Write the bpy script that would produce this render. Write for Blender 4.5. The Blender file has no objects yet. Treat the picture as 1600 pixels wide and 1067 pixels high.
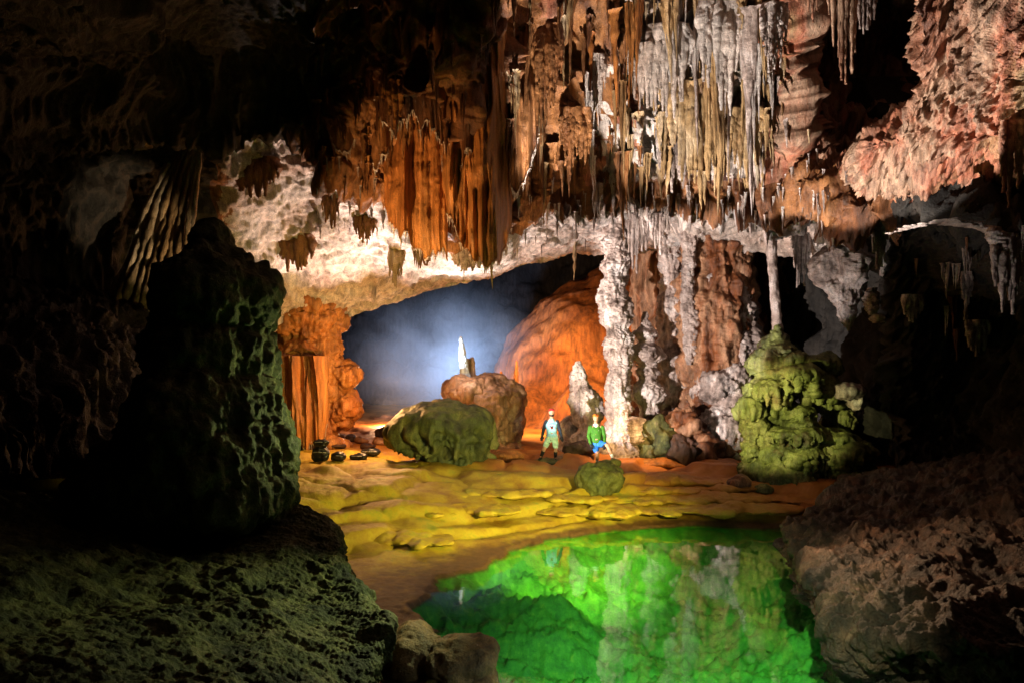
import bpy, bmesh, math, random
import numpy as np
from mathutils import Vector, Matrix
random.seed(7); RNG = np.random.default_rng(7)
SC = bpy.context.scene; COL = SC.collection
# ------------------------------------------------------------------ camera, world, exposure
F = 1067.0; CZ = 3.45; HZ = 590.0            # focal length in px of the 1600 px frame, eye height, horizon row
cam = bpy.data.cameras.new('camera'); cam.sensor_width = 36; cam.lens = 36*F/1600
cam.shift_y = (HZ-533.5)/1600; cam.clip_end = 300; cam.clip_start = .05
camo = bpy.data.objects.new('camera', cam); COL.objects.link(camo)
camo.location = (0, 0, CZ); camo.rotation_euler = (math.pi/2, 0, 0); SC.camera = camo
W = bpy.data.worlds.new('World'); SC.world = W; W.use_nodes = True
W.node_tree.nodes['Background'].inputs[0].default_value = (.10, .14, .30, 1)
W.node_tree.nodes['Background'].inputs[1].default_value = .0018
SC.view_settings.view_transform = 'Standard'; SC.view_settings.look = 'None'
SC.view_settings.exposure = 0; SC.view_settings.gamma = 1
SC.cycles.max_bounces = 5; SC.cycles.diffuse_bounces = 1; SC.cycles.glossy_bounces = 3
SC.cycles.transparent_max_bounces = 6; SC.cycles.volume_bounces = 0
SC.cycles.sample_clamp_indirect = 4; SC.cycles.volume_step_rate = 1.0; SC.cycles.volume_max_steps = 128

def P(px, py, D): return np.array([(px-800)/F*D, D, CZ+(HZ-py)/F*D])
def Z(px, py, z):                              # the point on height z seen at that pixel
    D = (CZ-z)*F/(py-HZ); return P(px, py, D)
def lamp(name, kind, loc, power, color, target=None, size=.3, angle=60, blend=.3):
    l = bpy.data.lights.new(name, kind); l.energy = power; l.color = color
    if kind == 'SPOT': l.spot_size = math.radians(angle); l.spot_blend = blend; l.shadow_soft_size = size
    elif kind == 'POINT': l.shadow_soft_size = size
    o = bpy.data.objects.new(name, l); COL.objects.link(o); o.location = Vector(loc)
    if target is not None:
        o.rotation_euler = (Vector(target)-Vector(loc)).to_track_quat('-Z', 'Y').to_euler()
    return o
# unseen lamps: some follow light sources inferred in the cave, others added to brighten parts
COOL = (.50, .70, 1.0)
lamp('lamp_behind_boulder', 'SPOT', P(650, 690, 22.4), 4200, (1, .90, .86), P(800, 330, 19.5), .06, 84, .5)
lamp('fill_strands', 'SPOT', P(462, 600, 13.6), 900, (1, .78, .48), P(236, 375, 15.2), .04, 25, .7)  # added spot without a seen source, brightens the strands
lamp('lamp_far_floor', 'POINT', P(605, 655, 31), 1300, (1, .55, .28), None, .3)
lamp('lamp_left_underside', 'SPOT', P(600, 680, 21.5), 3300, (1, .80, .70), P(520, 400, 20.0), .06, 44, .6)
lamp('lamp_spire', 'SPOT', P(640, 500, 24.0), 2600, (.80, .90, 1), P(722, 552, 25.6), .05, 24, .4)
lamp('lamp_smoke', 'SPOT', P(742, 625, 29.5), 12500, (.48, .66, 1.0), P(690, 500, 34), .3, 130, 1)
lamp('lamp_orange_left', 'POINT', P(590, 610, 20.6), 480, (1, .50, .18), None, .12)
lamp('lamp_orange_floor', 'SPOT', P(850, 520, 26.4), 3600, (1, .60, .24), P(890, 670, 30), .2, 120, .6)
lamp('lamp_floor_behind_men', 'SPOT', P(1000, 560, 19.6), 700, (1, .60, .25), P(985, 716, 21.0), .1, 70, .8)
lamp('lamp_orange_hill', 'SPOT', P(760, 520, 26.5), 3200, (1, .62, .30), P(930, 500, 36), .2, 70, .8)
lamp('lamp_columns', 'SPOT', (-3.6, 13.2, 1.8), 12500, (1, .90, .84), P(1090, 500, 23), .05, 38, .25)
lamp('fill_beige_boulder', 'SPOT', P(700, 520, 22.5), 380, (1, .88, .78), P(770, 630, 25), .08, 60, .7)  # unseen spot put in to lift the beige boulder
lamp('lamp_curtain', 'SPOT', (-4.2, 12.6, 1.6), 3600, (1, .58, .24), P(680, 290, 16.3), .06, 40, .9)
lamp('lamp_mid_curtain', 'SPOT', (-.2, 14.0, .9), 1300, (1, .62, .32), P(885, 220, 17.5), .06, 34, .9)
lamp('lamp_upper_right', 'SPOT', (.3, 13.6, .5), 14500, (1, .92, .84), (6.4, 14.6, 13.4), .04, 57, .06)
lamp('lamp_front_green', 'SPOT', (3.2, 10.5, 1.7), 2700, (1, .88, .22), P(740, 775, 17), .08, 96, .8)
lamp('fill_men', 'SPOT', (1.5, 12.5, 1.6), 450, (1, 1, .96), P(857, 676, 20.8), .1, 9, .5)  # added frontal light for the two figures, no source of its own
lamp('lamp_boulders', 'SPOT', (0.4, 11.5, 2.6), 420, (.95, 1, .62), P(800, 700, 19), .1, 46, .7)
lamp('lamp_green_stalagmite', 'SPOT', P(1080, 640, 15.2), 1050, (1, .98, .42), P(1235, 655, 19), .05, 44, .6)
lamp('fill_hanging_bulb', 'SPOT', P(1120, 690, 16.4), 900, (1, .92, .88), P(1300, 420, 18.8), .05, 24, .5)  # extra unseen spot where the column light does not reach
lamp('lamp_pool', 'SPOT', (1.8, 3.4, 4.6), 3300, (.80, 1, .60), (2.7, 9.8, -.6), .05, 46, 1)
lamp('fill_right_recess', 'SPOT', P(1330, 700, 12.2), 240, (1, .88, .84), P(1500, 410, 13.6), .04, 50, .7)  # added to pick out the pale rim, source not seen
lamp('lamp_pool_near', 'SPOT', (1.6, 5.9, .9), 420, (.75, 1, .95), (1.5, 7.6, -.6), .06, 120, 1)
lamp('lamp_left_bank', 'SPOT', (.0, 9.9, 2.5), 520, (.88, 1, .46), P(555, 925, 8), .04, 62, .95)
lamp('lamp_dark_mound', 'SPOT', P(610, 660, 12.2), 260, (.85, 1, .34), P(430, 620, 10.2), .05, 80, .9)
lamp('lamp_right_rock', 'SPOT', (3.7, 10.8, 2.5), 420, (1, .66, .38), (6.2, 7.8, 1.2), .04, 92, .8)

# ------------------------------------------------------------------ noise
def _h(ix, iy, iz, s):
    h = (ix*374761393 + iy*668265263 + iz*1274126177 + s*144665) & 0x7fffffff
    h = ((h ^ (h >> 13))*1103515245) & 0x7fffffff
    h = ((h ^ (h >> 15))*12345789) & 0x7fffffff
    return h ^ (h >> 11)
G = np.array([[1,1,0],[-1,1,0],[1,-1,0],[-1,-1,0],[1,0,1],[-1,0,1],[1,0,-1],[-1,0,-1],[0,1,1],[0,-1,1],[0,1,-1],[0,-1,-1],[1,1,0],[-1,1,0],[0,-1,1],[0,-1,-1]], float)
def pn(p, s=1.0, seed=0):
    q = p*np.asarray(s); i = np.floor(q).astype(np.int64); f = q-i
    u = f*f*f*(f*(f*6-15)+10); out = 0
    for a in (0, 1):
        for b in (0, 1):
            for c in (0, 1):
                g = G[_h(i[:, 0]+a, i[:, 1]+b, i[:, 2]+c, seed) & 15]
                d = g[:, 0]*(f[:, 0]-a)+g[:, 1]*(f[:, 1]-b)+g[:, 2]*(f[:, 2]-c)
                out = out + d*(u[:, 0] if a else 1-u[:, 0])*(u[:, 1] if b else 1-u[:, 1])*(u[:, 2] if c else 1-u[:, 2])
    return out
def fbm(p, s=1.0, seed=0, o=4, g=.5):
    t = 0; a = 1; s = np.asarray(s, float)
    for k in range(o): t = t+a*pn(p, s, seed+k*17); a *= g; s = s*2.03
    return t
def rdg(p, s=1.0, seed=0, o=3):               # ridged: 1 on the ridge lines
    t = 0; a = 1; s = np.asarray(s, float); w = 0
    for k in range(o): t = t+a*(1-np.abs(pn(p, s, seed+k*31))*2); w += a; a *= .5; s = s*2.1
    return t/w
def vor(p, s=1.0, seed=0):                    # F1, F2 of cellular noise
    q = p*np.asarray(s); i = np.floor(q).astype(np.int64); f1 = np.full(len(p), 9.); f2 = f1.copy()
    for a in (-1, 0, 1):
        for b in (-1, 0, 1):
            for c in (-1, 0, 1):
                x, y, z = i[:, 0]+a, i[:, 1]+b, i[:, 2]+c
                d = (x+(_h(x, y, z, seed) & 1023)/1023-q[:, 0])**2+(y+(_h(x, y, z, seed+5) & 1023)/1023-q[:, 1])**2+(z+(_h(x, y, z, seed+9) & 1023)/1023-q[:, 2])**2
                f2 = np.minimum(f2, np.maximum(f1, d)); f1 = np.minimum(f1, d)
    return np.sqrt(f1), np.sqrt(f2)
def sst(a, b, x): t = np.clip((x-a)/(b-a), 0, 1); return t*t*(3-2*t)

# ------------------------------------------------------------------ materials
def rock(name, cols, scale=.6, rough=.6, bump=.02, bscale=8, streak=0, fine=40, spec=.4):
    m = bpy.data.materials.new(name); m.use_nodes = True; t = m.node_tree; N = t.nodes; L = t.links
    b = N['Principled BSDF']; b.inputs['Roughness'].default_value = rough; b.inputs['Specular IOR Level'].default_value = spec
    g = N.new('ShaderNodeNewGeometry'); mp = N.new('ShaderNodeMapping'); L.new(g.outputs['Position'], mp.inputs[0])
    mp.inputs['Scale'].default_value = (1, 1, .18 if streak else 1)
    n = N.new('ShaderNodeTexNoise'); n.inputs['Scale'].default_value = scale; n.inputs['Detail'].default_value = 9; n.inputs['Roughness'].default_value = .62
    L.new(mp.outputs[0], n.inputs[0])
    r = N.new('ShaderNodeValToRGB'); e = r.color_ramp.elements
    k = len(cols)
    for i, c in enumerate(cols):
        x = .30+.40*i/(k-1)
        if i < 2: el = e[i]; el.position = x
        else: el = e.new(x)
        el.color = (*c, 1)
    L.new(n.outputs[0], r.inputs[0])
    n2 = N.new('ShaderNodeTexNoise'); n2.inputs['Scale'].default_value = fine; n2.inputs['Detail'].default_value = 6
    L.new(g.outputs['Position'], n2.inputs[0])
    mr = N.new('ShaderNodeMapRange'); mr.inputs[1].default_value = .3; mr.inputs[2].default_value = .7; mr.inputs[3].default_value = .62; mr.inputs[4].default_value = 1.3
    L.new(n2.outputs[0], mr.inputs[0])
    ms = N.new('ShaderNodeMapping'); ms.inputs['Scale'].default_value = (4.5, 4.5, .5); L.new(g.outputs['Position'], ms.inputs[0])
    ns = N.new('ShaderNodeTexNoise'); ns.inputs['Scale'].default_value = 1; ns.inputs['Detail'].default_value = 7; ns.inputs['Roughness'].default_value = .7; L.new(ms.outputs[0], ns.inputs[0])
    ms2 = N.new('ShaderNodeMapRange'); ms2.inputs[1].default_value = .36; ms2.inputs[2].default_value = .62; ms2.inputs[3].default_value = .42; ms2.inputs[4].default_value = 1.25; L.new(ns.outputs[0], ms2.inputs[0])
    mm = N.new('ShaderNodeMath'); mm.operation = 'MULTIPLY'; L.new(mr.outputs[0], mm.inputs[0]); L.new(ms2.outputs[0], mm.inputs[1])
    mx = N.new('ShaderNodeVectorMath'); mx.operation = 'SCALE'; L.new(r.outputs[0], mx.inputs[0]); L.new(mm.outputs[0], mx.inputs['Scale'])
    L.new(mx.outputs[0], b.inputs['Base Color'])
    n3 = N.new('ShaderNodeTexNoise'); n3.inputs['Scale'].default_value = bscale; n3.inputs['Detail'].default_value = 10; n3.inputs['Roughness'].default_value = .65
    mp2 = N.new('ShaderNodeMapping'); L.new(g.outputs['Position'], mp2.inputs[0]); mp2.inputs['Scale'].default_value = (1, 1, .22 if streak else 1)
    L.new(mp2.outputs[0], n3.inputs[0])
    bp = N.new('ShaderNodeBump'); bp.inputs['Strength'].default_value = 1; bp.inputs['Distance'].default_value = bump*1.7
    ad = N.new('ShaderNodeMath'); ad.operation = 'MULTIPLY_ADD'; L.new(n2.outputs[0], ad.inputs[0]); ad.inputs[1].default_value = .22; L.new(n3.outputs[0], ad.inputs[2])
    L.new(ad.outputs[0], bp.inputs['Height']); L.new(bp.outputs[0], b.inputs['Normal'])
    return m
def plain(name, c, rough=.6, spec=.4, bump=0):
    m = bpy.data.materials.new(name); m.use_nodes = True; t = m.node_tree; N = t.nodes; L = t.links
    b = N['Principled BSDF']; b.inputs['Roughness'].default_value = rough; b.inputs['Specular IOR Level'].default_value = spec
    g = N.new('ShaderNodeTexCoord'); n = N.new('ShaderNodeTexNoise'); n.inputs['Scale'].default_value = 14; L.new(g.outputs['Object'], n.inputs[0])
    r = N.new('ShaderNodeValToRGB'); r.color_ramp.elements[0].color = (*[x*.75 for x in c], 1); r.color_ramp.elements[1].color = (*[min(1, x*1.2) for x in c], 1)
    r.color_ramp.elements[0].position = .35; r.color_ramp.elements[1].position = .65
    L.new(n.outputs[0], r.inputs[0]); L.new(r.outputs[0], b.inputs['Base Color'])
    return m
M = {
 'white': rock('white_calcite', [(.42,.27,.20), (.66,.54,.47), (.80,.72,.68)], .55, .55, .05, 5),
 'ceiling': rock('brown_flowstone', [(.035,.016,.010), (.16,.055,.018), (.36,.15,.05), (.10,.035,.014)], .9, .5, .05, 6, 1),
 'orange': rock('orange_flowstone', [(.26,.07,.015), (.50,.19,.05), (.62,.30,.10)], .8, .42, .035, 7, 1),
 'hill': rock('orange_clay', [(.14,.035,.008), (.34,.10,.02), (.46,.16,.035)], .30, .7, .06, 2.5),
 'pale': rock('ochre_calcite', [(.20,.09,.03), (.48,.30,.14), (.66,.54,.40)], 1.3, .5, .03, 10, 1),
 'crust': rock('white_popcorn_crust', [(.10,.06,.045), (.50,.38,.33), (.80,.70,.66)], 1.6, .5, .03, 12),
 'column': rock('rust_column', [(.04,.018,.010), (.22,.065,.018), (.46,.24,.13), (.26,.075,.02)], 1.1, .5, .04, 8, 1),
 'dark': rock('dark_rock_and_shade', [(.012,.011,.010), (.035,.028,.022), (.055,.04,.03)], .7, .7, .05, 5),  # dark rock of the left wall; elsewhere stands in for shade
 'moss': rock('mossy_rock', [(.010,.012,.006), (.040,.050,.014), (.10,.105,.03), (.20,.17,.09)], 2.2, .75, .03, 16),
 'greenrock': rock('green_flowstone', [(.10,.05,.025), (.09,.10,.03), (.24,.26,.07), (.34,.32,.12), (.30,.19,.09)], .8, .5, .03, 9),
 'boulder': rock('olive_boulder', [(.035,.028,.014), (.08,.095,.03), (.17,.17,.05), (.24,.20,.09)], 1.2, .6, .02, 11),
 'beige': rock('beige_flowstone', [(.12,.05,.025), (.34,.17,.09), (.55,.38,.27)], .8, .5, .03, 7),
 'wall': rock('ochre_wall', [(.05,.015,.010), (.28,.11,.06), (.42,.26,.17), (.40,.13,.07), (.36,.23,.11), (.32,.26,.19)], .42, .5, .05, 5, 1),
 'right': rock('brown_boulder', [(.015,.010,.008), (.055,.030,.018), (.17,.085,.05)], 2.4, .5, .05, 9),
 'void': rock('far_wall', [(.03,.03,.035), (.07,.06,.06)], .12, .8, .05, 2),
 'bright': rock('bright_calcite', [(.6,.6,.62), (.85,.85,.88)], 3, .5, .02, 12),
 'shorebrown': rock('brown_mud', [(.07,.035,.012), (.16,.08,.022), (.24,.13,.04)], 2, .6, .02, 22),
 'bag': plain('black_bag', (.010,.011,.014), .35), 'strap': plain('bag_strap', (.25,.25,.27), .5),
 'skin': plain('skin', (.50,.26,.16)), 'aqua': plain('aqua_cloth', (.30,.60,.68), .8), 'navy': plain('navy_cloth', (.012,.02,.035), .8),
 'green': plain('green_cloth', (.04,.16,.010), .8), 'blue': plain('blue_cloth', (.02,.16,.62), .7), 'black': plain('black_cloth', (.01,.01,.012), .7),
 'white_c': plain('white_cloth', (.7,.72,.68), .8), 'red': plain('red_cloth', (.45,.02,.02), .7), 'mint': plain('mint_cloth', (.45,.66,.50), .8),
 'oran': plain('orange_plastic', (.85,.22,.02), .5), 'maroon': plain('maroon_print', (.14,.01,.02), .8), 'hair': plain('black_hair', (.012,.01,.008), .6),
 'brownstone': rock('dark_slab', [(.02,.010,.007), (.06,.03,.02), (.14,.06,.035)], 2, .6, .03, 10),
}
# ------------------------------------------------------------------ mesh helpers
def tag(o, label=None, cat=None, group=None, kind=None):
    if label: o['label'] = label
    if cat: o['category'] = cat
    if group: o['group'] = group
    if kind: o['kind'] = kind
    return o
def mk(name, V, Q, mat, smooth=True, parent=None):
    me = bpy.data.meshes.new(name); V = np.asarray(V, float); Q = np.asarray(Q, int)
    me.vertices.add(len(V)); me.vertices.foreach_set('co', V.ravel())
    me.loops.add(Q.size); me.loops.foreach_set('vertex_index', Q.ravel().astype(np.int32))
    me.polygons.add(len(Q)); me.polygons.foreach_set('loop_start', (np.arange(len(Q))*Q.shape[1]).astype(np.int32))
    me.update(calc_edges=True); me.validate()
    if smooth: me.polygons.foreach_set('use_smooth', np.ones(len(me.polygons), bool))
    if mat is not None: me.materials.append(M[mat] if isinstance(mat, str) else mat)
    o = bpy.data.objects.new(name, me); COL.objects.link(o)
    if parent: o.parent = parent
    return o
def gridq(r, c, wrap=False):
    i, j = np.meshgrid(np.arange(r-1), np.arange(c if wrap else c-1), indexing='ij'); j2 = (j+1) % c
    return np.stack([i*c+j, i*c+j2, (i+1)*c+j2, (i+1)*c+j], -1).reshape(-1, 4)
def gnorm(V, wrap=False):
    du = np.roll(V, -1, 1)-np.roll(V, 1, 1) if wrap else np.gradient(V, axis=1)
    dv = np.gradient(V, axis=0); n = np.cross(du, dv); l = np.linalg.norm(n, axis=2, keepdims=True)
    return n/np.maximum(l, 1e-9)
def crom(K, n):                                # Catmull-Rom along axis 0
    K = np.asarray(K, float); k = len(K); t = np.linspace(0, k-1, n); i = np.minimum(t.astype(int), k-2); f = t-i
    f = f.reshape(-1, *([1]*(K.ndim-1)))
    a = K[np.maximum(i-1, 0)]; b = K[i]; c = K[i+1]; d = K[np.minimum(i+2, k-1)]
    return .5*((2*b)+(c-a)*f+(2*a-5*b+4*c-d)*f*f+(3*b-a-3*c+d)*f**3)
def at_len(K, w, n):                            # like crom, rows spread by weights w
    K = np.asarray(K, float); k = len(K); cw = np.concatenate([[0], np.cumsum(w)]); s = np.linspace(0, cw[-1], n)
    t = np.interp(s, cw, np.arange(k)); i = np.minimum(t.astype(int), k-2); f = (t-i).reshape(-1, *([1]*(K.ndim-1)))
    a = K[np.maximum(i-1, 0)]; b = K[i]; c = K[i+1]; d = K[np.minimum(i+2, k-1)]
    return .5*((2*b)+(c-a)*f+(2*a-5*b+4*c-d)*f*f+(3*b-a-3*c+d)*f**3)
def smooth1(a, k):
    ker = np.hanning(k+2)[1:-1]; ker /= ker.sum(); return np.convolve(np.pad(a, (k//2, k-1-k//2), 'edge'), ker, 'valid')
def sheet(name, K, w, nr, nc, disp, mat, side=1):
    """K: control rows (R, C, 3). Smooth surface through them, pushed along its normal by disp(p, n, u, v)."""
    V = at_len(K, w, nr) if w is not None else crom(K, nr)
    if V.shape[1] != nc: V = np.swapaxes(crom(np.swapaxes(V, 0, 1), nc), 0, 1)
    n = gnorm(V)*side; p = V.reshape(-1, 3); nn = n.reshape(-1, 3)
    v, u = np.meshgrid(np.linspace(0, 1, nr), np.linspace(0, 1, nc), indexing='ij')
    d = disp(p, nn, u.ravel(), v.ravel())
    V2 = p+(nn*d[:, None] if d.ndim == 1 else d)
    o = mk(name, V2, gridq(nr, nc), mat)
    return o, V2.reshape(nr, nc, 3), n
def loft(pts, nr=120, nt=48, disp=None, flat=1.0):
    """pts: (px, py, D, radius in px) down the axis; returns V (nr*nt,3), Q"""
    A = np.array([[*P(a, b, D), r/F*D] for a, b, D, r in pts]); A = at_len(A, np.maximum(np.linalg.norm(np.diff(A[:, :3], axis=0), axis=1), .02), nr)
    r = np.maximum(A[:, 3], .003); th = np.linspace(0, 2*math.pi, nt, endpoint=False)
    c, s = np.cos(th), np.sin(th)
    V = np.zeros((nr, nt, 3)); V[:, :, 0] = A[:, 0:1]+r[:, None]*c; V[:, :, 1] = A[:, 1:2]+r[:, None]*s*flat; V[:, :, 2] = A[:, 2:3]
    n = np.zeros_like(V); n[:, :, 0] = c; n[:, :, 1] = s
    p = V.reshape(-1, 3); nn = n.reshape(-1, 3); rr = np.repeat(r, nt); vv = np.repeat(np.linspace(0, 1, nr), nt)
    if disp is not None:
        d = disp(p, nn, rr, vv); p = p+nn*d[:, None]
        p[:, 2] += .25*fbm(p, 3/np.mean(r)*.3, 5, 2)*np.mean(r)*.25
    return p, gridq(nr, nt, True)
def join(parts):
    V = []; Q = []; k = 0
    for v, q in parts: V.append(v); Q.append(q+k); k += len(v)
    return np.concatenate(V), np.concatenate(Q)
# displacement recipes
def flute(p, s, seed=0, zs=.12, o=3): return rdg(p, (s, s, s*zs), seed, o)
def popcorn(p, s, seed=0): f1, f2 = vor(p, s, seed); return np.maximum(0, 1-f1*1.35)
def d_column(amp=1.0, pop=1.0, fl=1.0, seed=0, ps=9.):
    def f(p, n, r, v):
        k = np.minimum(r, .5)
        return amp*k*(.40*fbm(p, (1.6, 1.6, 1.1), seed)+fl*.25*(flute(p, 3.2, seed+3)-.6)+.35*pn(p, (1.2, 1.2, 2.6), seed+8))+pop*(.07*popcorn(p, (ps, ps, ps*.7), seed)+.035*popcorn(p, (ps*2.2,)*3, seed+2))
    return f
# voxel-remeshed union of rough solids
def blob(name, prims, voxel, mat, disp=None, smooth=6, parent=None):
    """prims: ('s', centre, (rx,ry,rz)) ellipsoids, ('c', p0, r0, p1, r1) tapered capsules"""
    bm = bmesh.new()
    for q in prims:
        if q[0] == 's':
            bmesh.ops.create_icosphere(bm, subdivisions=3, radius=1, matrix=Matrix.Translation(Vector(q[1])) @ Matrix.Diagonal((*q[2], 1)))
        elif q[0] == 'c':
            a, b = Vector(q[1]), Vector(q[3]); L = (b-a).length
            if L > 1e-5:
                rot = (b-a).to_track_quat('Z', 'Y').to_matrix().to_4x4()
                bmesh.ops.create_cone(bm, cap_ends=True, segments=14, radius1=q[2], radius2=q[4], depth=L, matrix=Matrix.Translation((a+b)/2) @ rot)
            bmesh.ops.create_icosphere(bm, subdivisions=2, radius=q[2], matrix=Matrix.Translation(a))
            bmesh.ops.create_icosphere(bm, subdivisions=2, radius=q[4], matrix=Matrix.Translation(b))
    me = bpy.data.meshes.new('t'); bm.to_mesh(me); bm.free()
    o = bpy.data.objects.new('t', me); COL.objects.link(o)
    md = o.modifiers.new('r', 'REMESH'); md.mode = 'VOXEL'; md.voxel_size = voxel; md.adaptivity = 0
    if smooth: s = o.modifiers.new('s', 'SMOOTH'); s.factor = .5; s.iterations = smooth
    dg = bpy.context.evaluated_depsgraph_get(); m2 = bpy.data.meshes.new_from_object(o.evaluated_get(dg))
    bpy.data.objects.remove(o); bpy.data.meshes.remove(me)
    m2.name = name; k = len(m2.vertices)
    if disp is not None:
        p = np.zeros(k*3); m2.vertices.foreach_get('co', p); p = p.reshape(-1, 3)
        n = np.zeros(k*3); m2.vertices.foreach_get('normal', n); n = n.reshape(-1, 3)
        d = disp(p, n); p = p+(n*d[:, None] if d.ndim == 1 else d); m2.vertices.foreach_set('co', p.ravel()); m2.update()
    m2.polygons.foreach_set('use_smooth', np.ones(len(m2.polygons), bool))
    m2.materials.clear(); m2.materials.append(M[mat])
    r = bpy.data.objects.new(name, m2); COL.objects.link(r)
    if parent: r.parent = parent
    return r
def flow(amp=.12, fs=2.2, pop=.0, big=.25, seed=0, bs=.8, zs=.12):
    def f(p, n):
        side = 1-np.abs(n[:, 2])**2
        return big*fbm(p, bs, seed)+amp*side*(flute(p, fs, seed+1, zs)-.55)+amp*.35*side*flute(p, fs*2.7, seed+4, zs)+.2*amp*fbm(p, 5, seed+2)+(pop*popcorn(p, 8, seed) if pop else 0)
    return f
def E(px, py, D, wx, wz, wy=None):              # ellipsoid from pixel centre and pixel half-sizes; wy in metres
    s = D/F; return ('s', P(px, py, D), (wx*s, wy if wy else wx*s*.8, wz*s))

# ------------------------------------------------------------------ ground
PTS = [(480,742,1.0),(600,735,1.0),(700,728,.97),(780,742,.88),(900,753,.78),(1000,752,.76),(1100,742,.8),(1300,765,.72),(1500,790,.7),
 (500,800,.62),(600,800,.6),(700,795,.58),(850,790,.45),(1000,785,.36),(1150,790,.32),(1300,800,.30),
 (525,865,.22),(640,850,.20),(760,842,.16),(900,822,.12),(1070,808,.12),(1200,810,.14),
 (560,935,.10),(640,900,.10),(700,870,.10),(640,945,.06),(500,690,1.1),(640,690,1.12),(820,719,.94),(1000,720,.88),(1120,722,.88),(1300,730,.85),
 (600,665,1.25),(900,695,1.02),(1200,700,1.0),(300,700,1.2),(100,760,1.4),(1500,740,1.0)]
A = np.array([Z(*q) for q in PTS]); A = np.vstack([A, [[-20,45,1.6],[0,48,1.5],[20,45,1.6],[-12,20,1.5],[16,18,.9],[-8,8,.2],[-6,3,.2],[12,6,.2],[12,12,.5],[0,2,.1],[-3,6,.0],[2,7,0.],[4,8,0.]]])
def tps(q, A, lam=.6):
    U = lambda r: np.where(r > 1e-9, r*r*np.log(np.maximum(r, 1e-9)), 0)
    n = len(A); X = A[:, :2]; K = U(np.linalg.norm(X[:, None]-X[None], axis=2))+lam*np.eye(n)
    Pm = np.c_[np.ones(n), X]; S = np.block([[K, Pm], [Pm.T, np.zeros((3, 3))]]); w = np.linalg.solve(S, np.r_[A[:, 2], 0, 0, 0])
    return U(np.linalg.norm(q[:, None]-X[None], axis=2)) @ w[:n]+np.c_[np.ones(len(q)), q] @ w[n:]
POOL = [(632,962),(650,935),(700,908),(745,888),(790,860),(860,840),(960,827),(1070,820),(1160,822),(1240,822),(1330,835),(1400,900),(1420,1000),(1500,1200),(1400,1500),(900,1500),(700,1200),(690,1080),(690,1030),(655,990)]
PW = np.array([Z(a, b, 0)[:2] for a, b in POOL])
def sdist(q, poly):
    d = np.full(len(q), 1e9); ins = np.zeros(len(q), bool); n = len(poly)
    for i in range(n):
        a, b = poly[i], poly[(i+1) % n]; e = b-a; t = np.clip(((q-a) @ e)/(e @ e), 0, 1)
        d = np.minimum(d, np.linalg.norm(q-a-t[:, None]*e, axis=1))
        c = ((a[1] > q[:, 1]) != (b[1] > q[:, 1])) & (q[:, 0] < (b[0]-a[0])*(q[:, 1]-a[1])/(b[1]-a[1]+1e-12)+a[0]); ins ^= c
    return np.where(ins, -d, d)
def ground_z(x, y):
    q = np.c_[x, y]; z = np.concatenate([tps(q[i:i+20000], A) for i in range(0, len(q), 20000)])
    p = np.c_[x, y, np.zeros(len(x))]; far = sst(26, 34, y)
    z = z+.10*fbm(p, .35, 3, 3)*sst(.1, .4, z)
    st = .27+.04*pn(p, .15, 9); s = z/st+.9*pn(p, (.35, .35, 1), 21); f = np.floor(s); r = s-f
    zs = (f+sst(0, .17, r)*.84+.16*r-.9*pn(p, (.35, .35, 1), 21))*st
    k = sst(.12, .3, z)*(1-sst(21, 25, y)*.6)
    z = z*(1-k*.85)+zs*k*.85
    f1, f2 = vor(p+.5*np.c_[pn(p, .8, 91), pn(p, .8, 92), 0*x], (.38, .75, 1), 4); z = z+k*(1-far)*(.24*(1-np.minimum(f1*1.1, 1)**2)-.05)*np.clip(f2-f1, 0, .12)*8.3
    f1, f2 = vor(p+3, (1.5, 1.9, 1), 6); z = z+k*.035*(1-f1)*np.clip(f2-f1, 0, .12)*8+k*.03*fbm(p, 2.2, 55, 4)
    z = z-.19*k*(1-far)
    sd = sdist(q, PW)+.34*fbm(p, .9, 12, 4)+.06*fbm(p, 4, 13, 2)
    rim = np.exp(-((sd-.12)/.10)**2)*.05*sst(12, 9, y)*(x < 0)
    z = np.maximum(z, .045)+rim
    bed = -.30-.75*sst(0, 3.0, -sd)+.50*fbm(p, (.45, .75, 1), 30, 3)+.16*fbm(p, (1.6, 2.6, 1), 37, 6, .68)+.03*rdg(p, (2.2, 3.4, 1), 33, 4)
    t = sst(.05, -.35, sd); z = z*(1-t)+bed*t
    z = z+.012*fbm(p, 6, 40, 3)+.05*far*fbm(p, 1, 41, 4)
    return z
pxs = np.concatenate([np.linspace(-1600, 60, 60), np.linspace(80, 1640, 640), np.linspace(1660, 3200, 50)])
rows = np.concatenate([np.linspace(1.5, 5.5, 30)[:-1], CZ*F/(np.linspace(1230, 668, 420)-HZ)])
rows = rows[rows < 60]; rows = np.append(rows, np.linspace(rows[-1]+.5, 75, 30))
gy = np.repeat(rows, len(pxs)); gx = (np.tile(pxs, len(rows))-800)/F*gy
gz = ground_z(gx, gy)
g = mk('cave_floor', np.c_[gx, gy, gz], gridq(len(rows), len(pxs)), None); tag(g, kind='structure')
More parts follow.
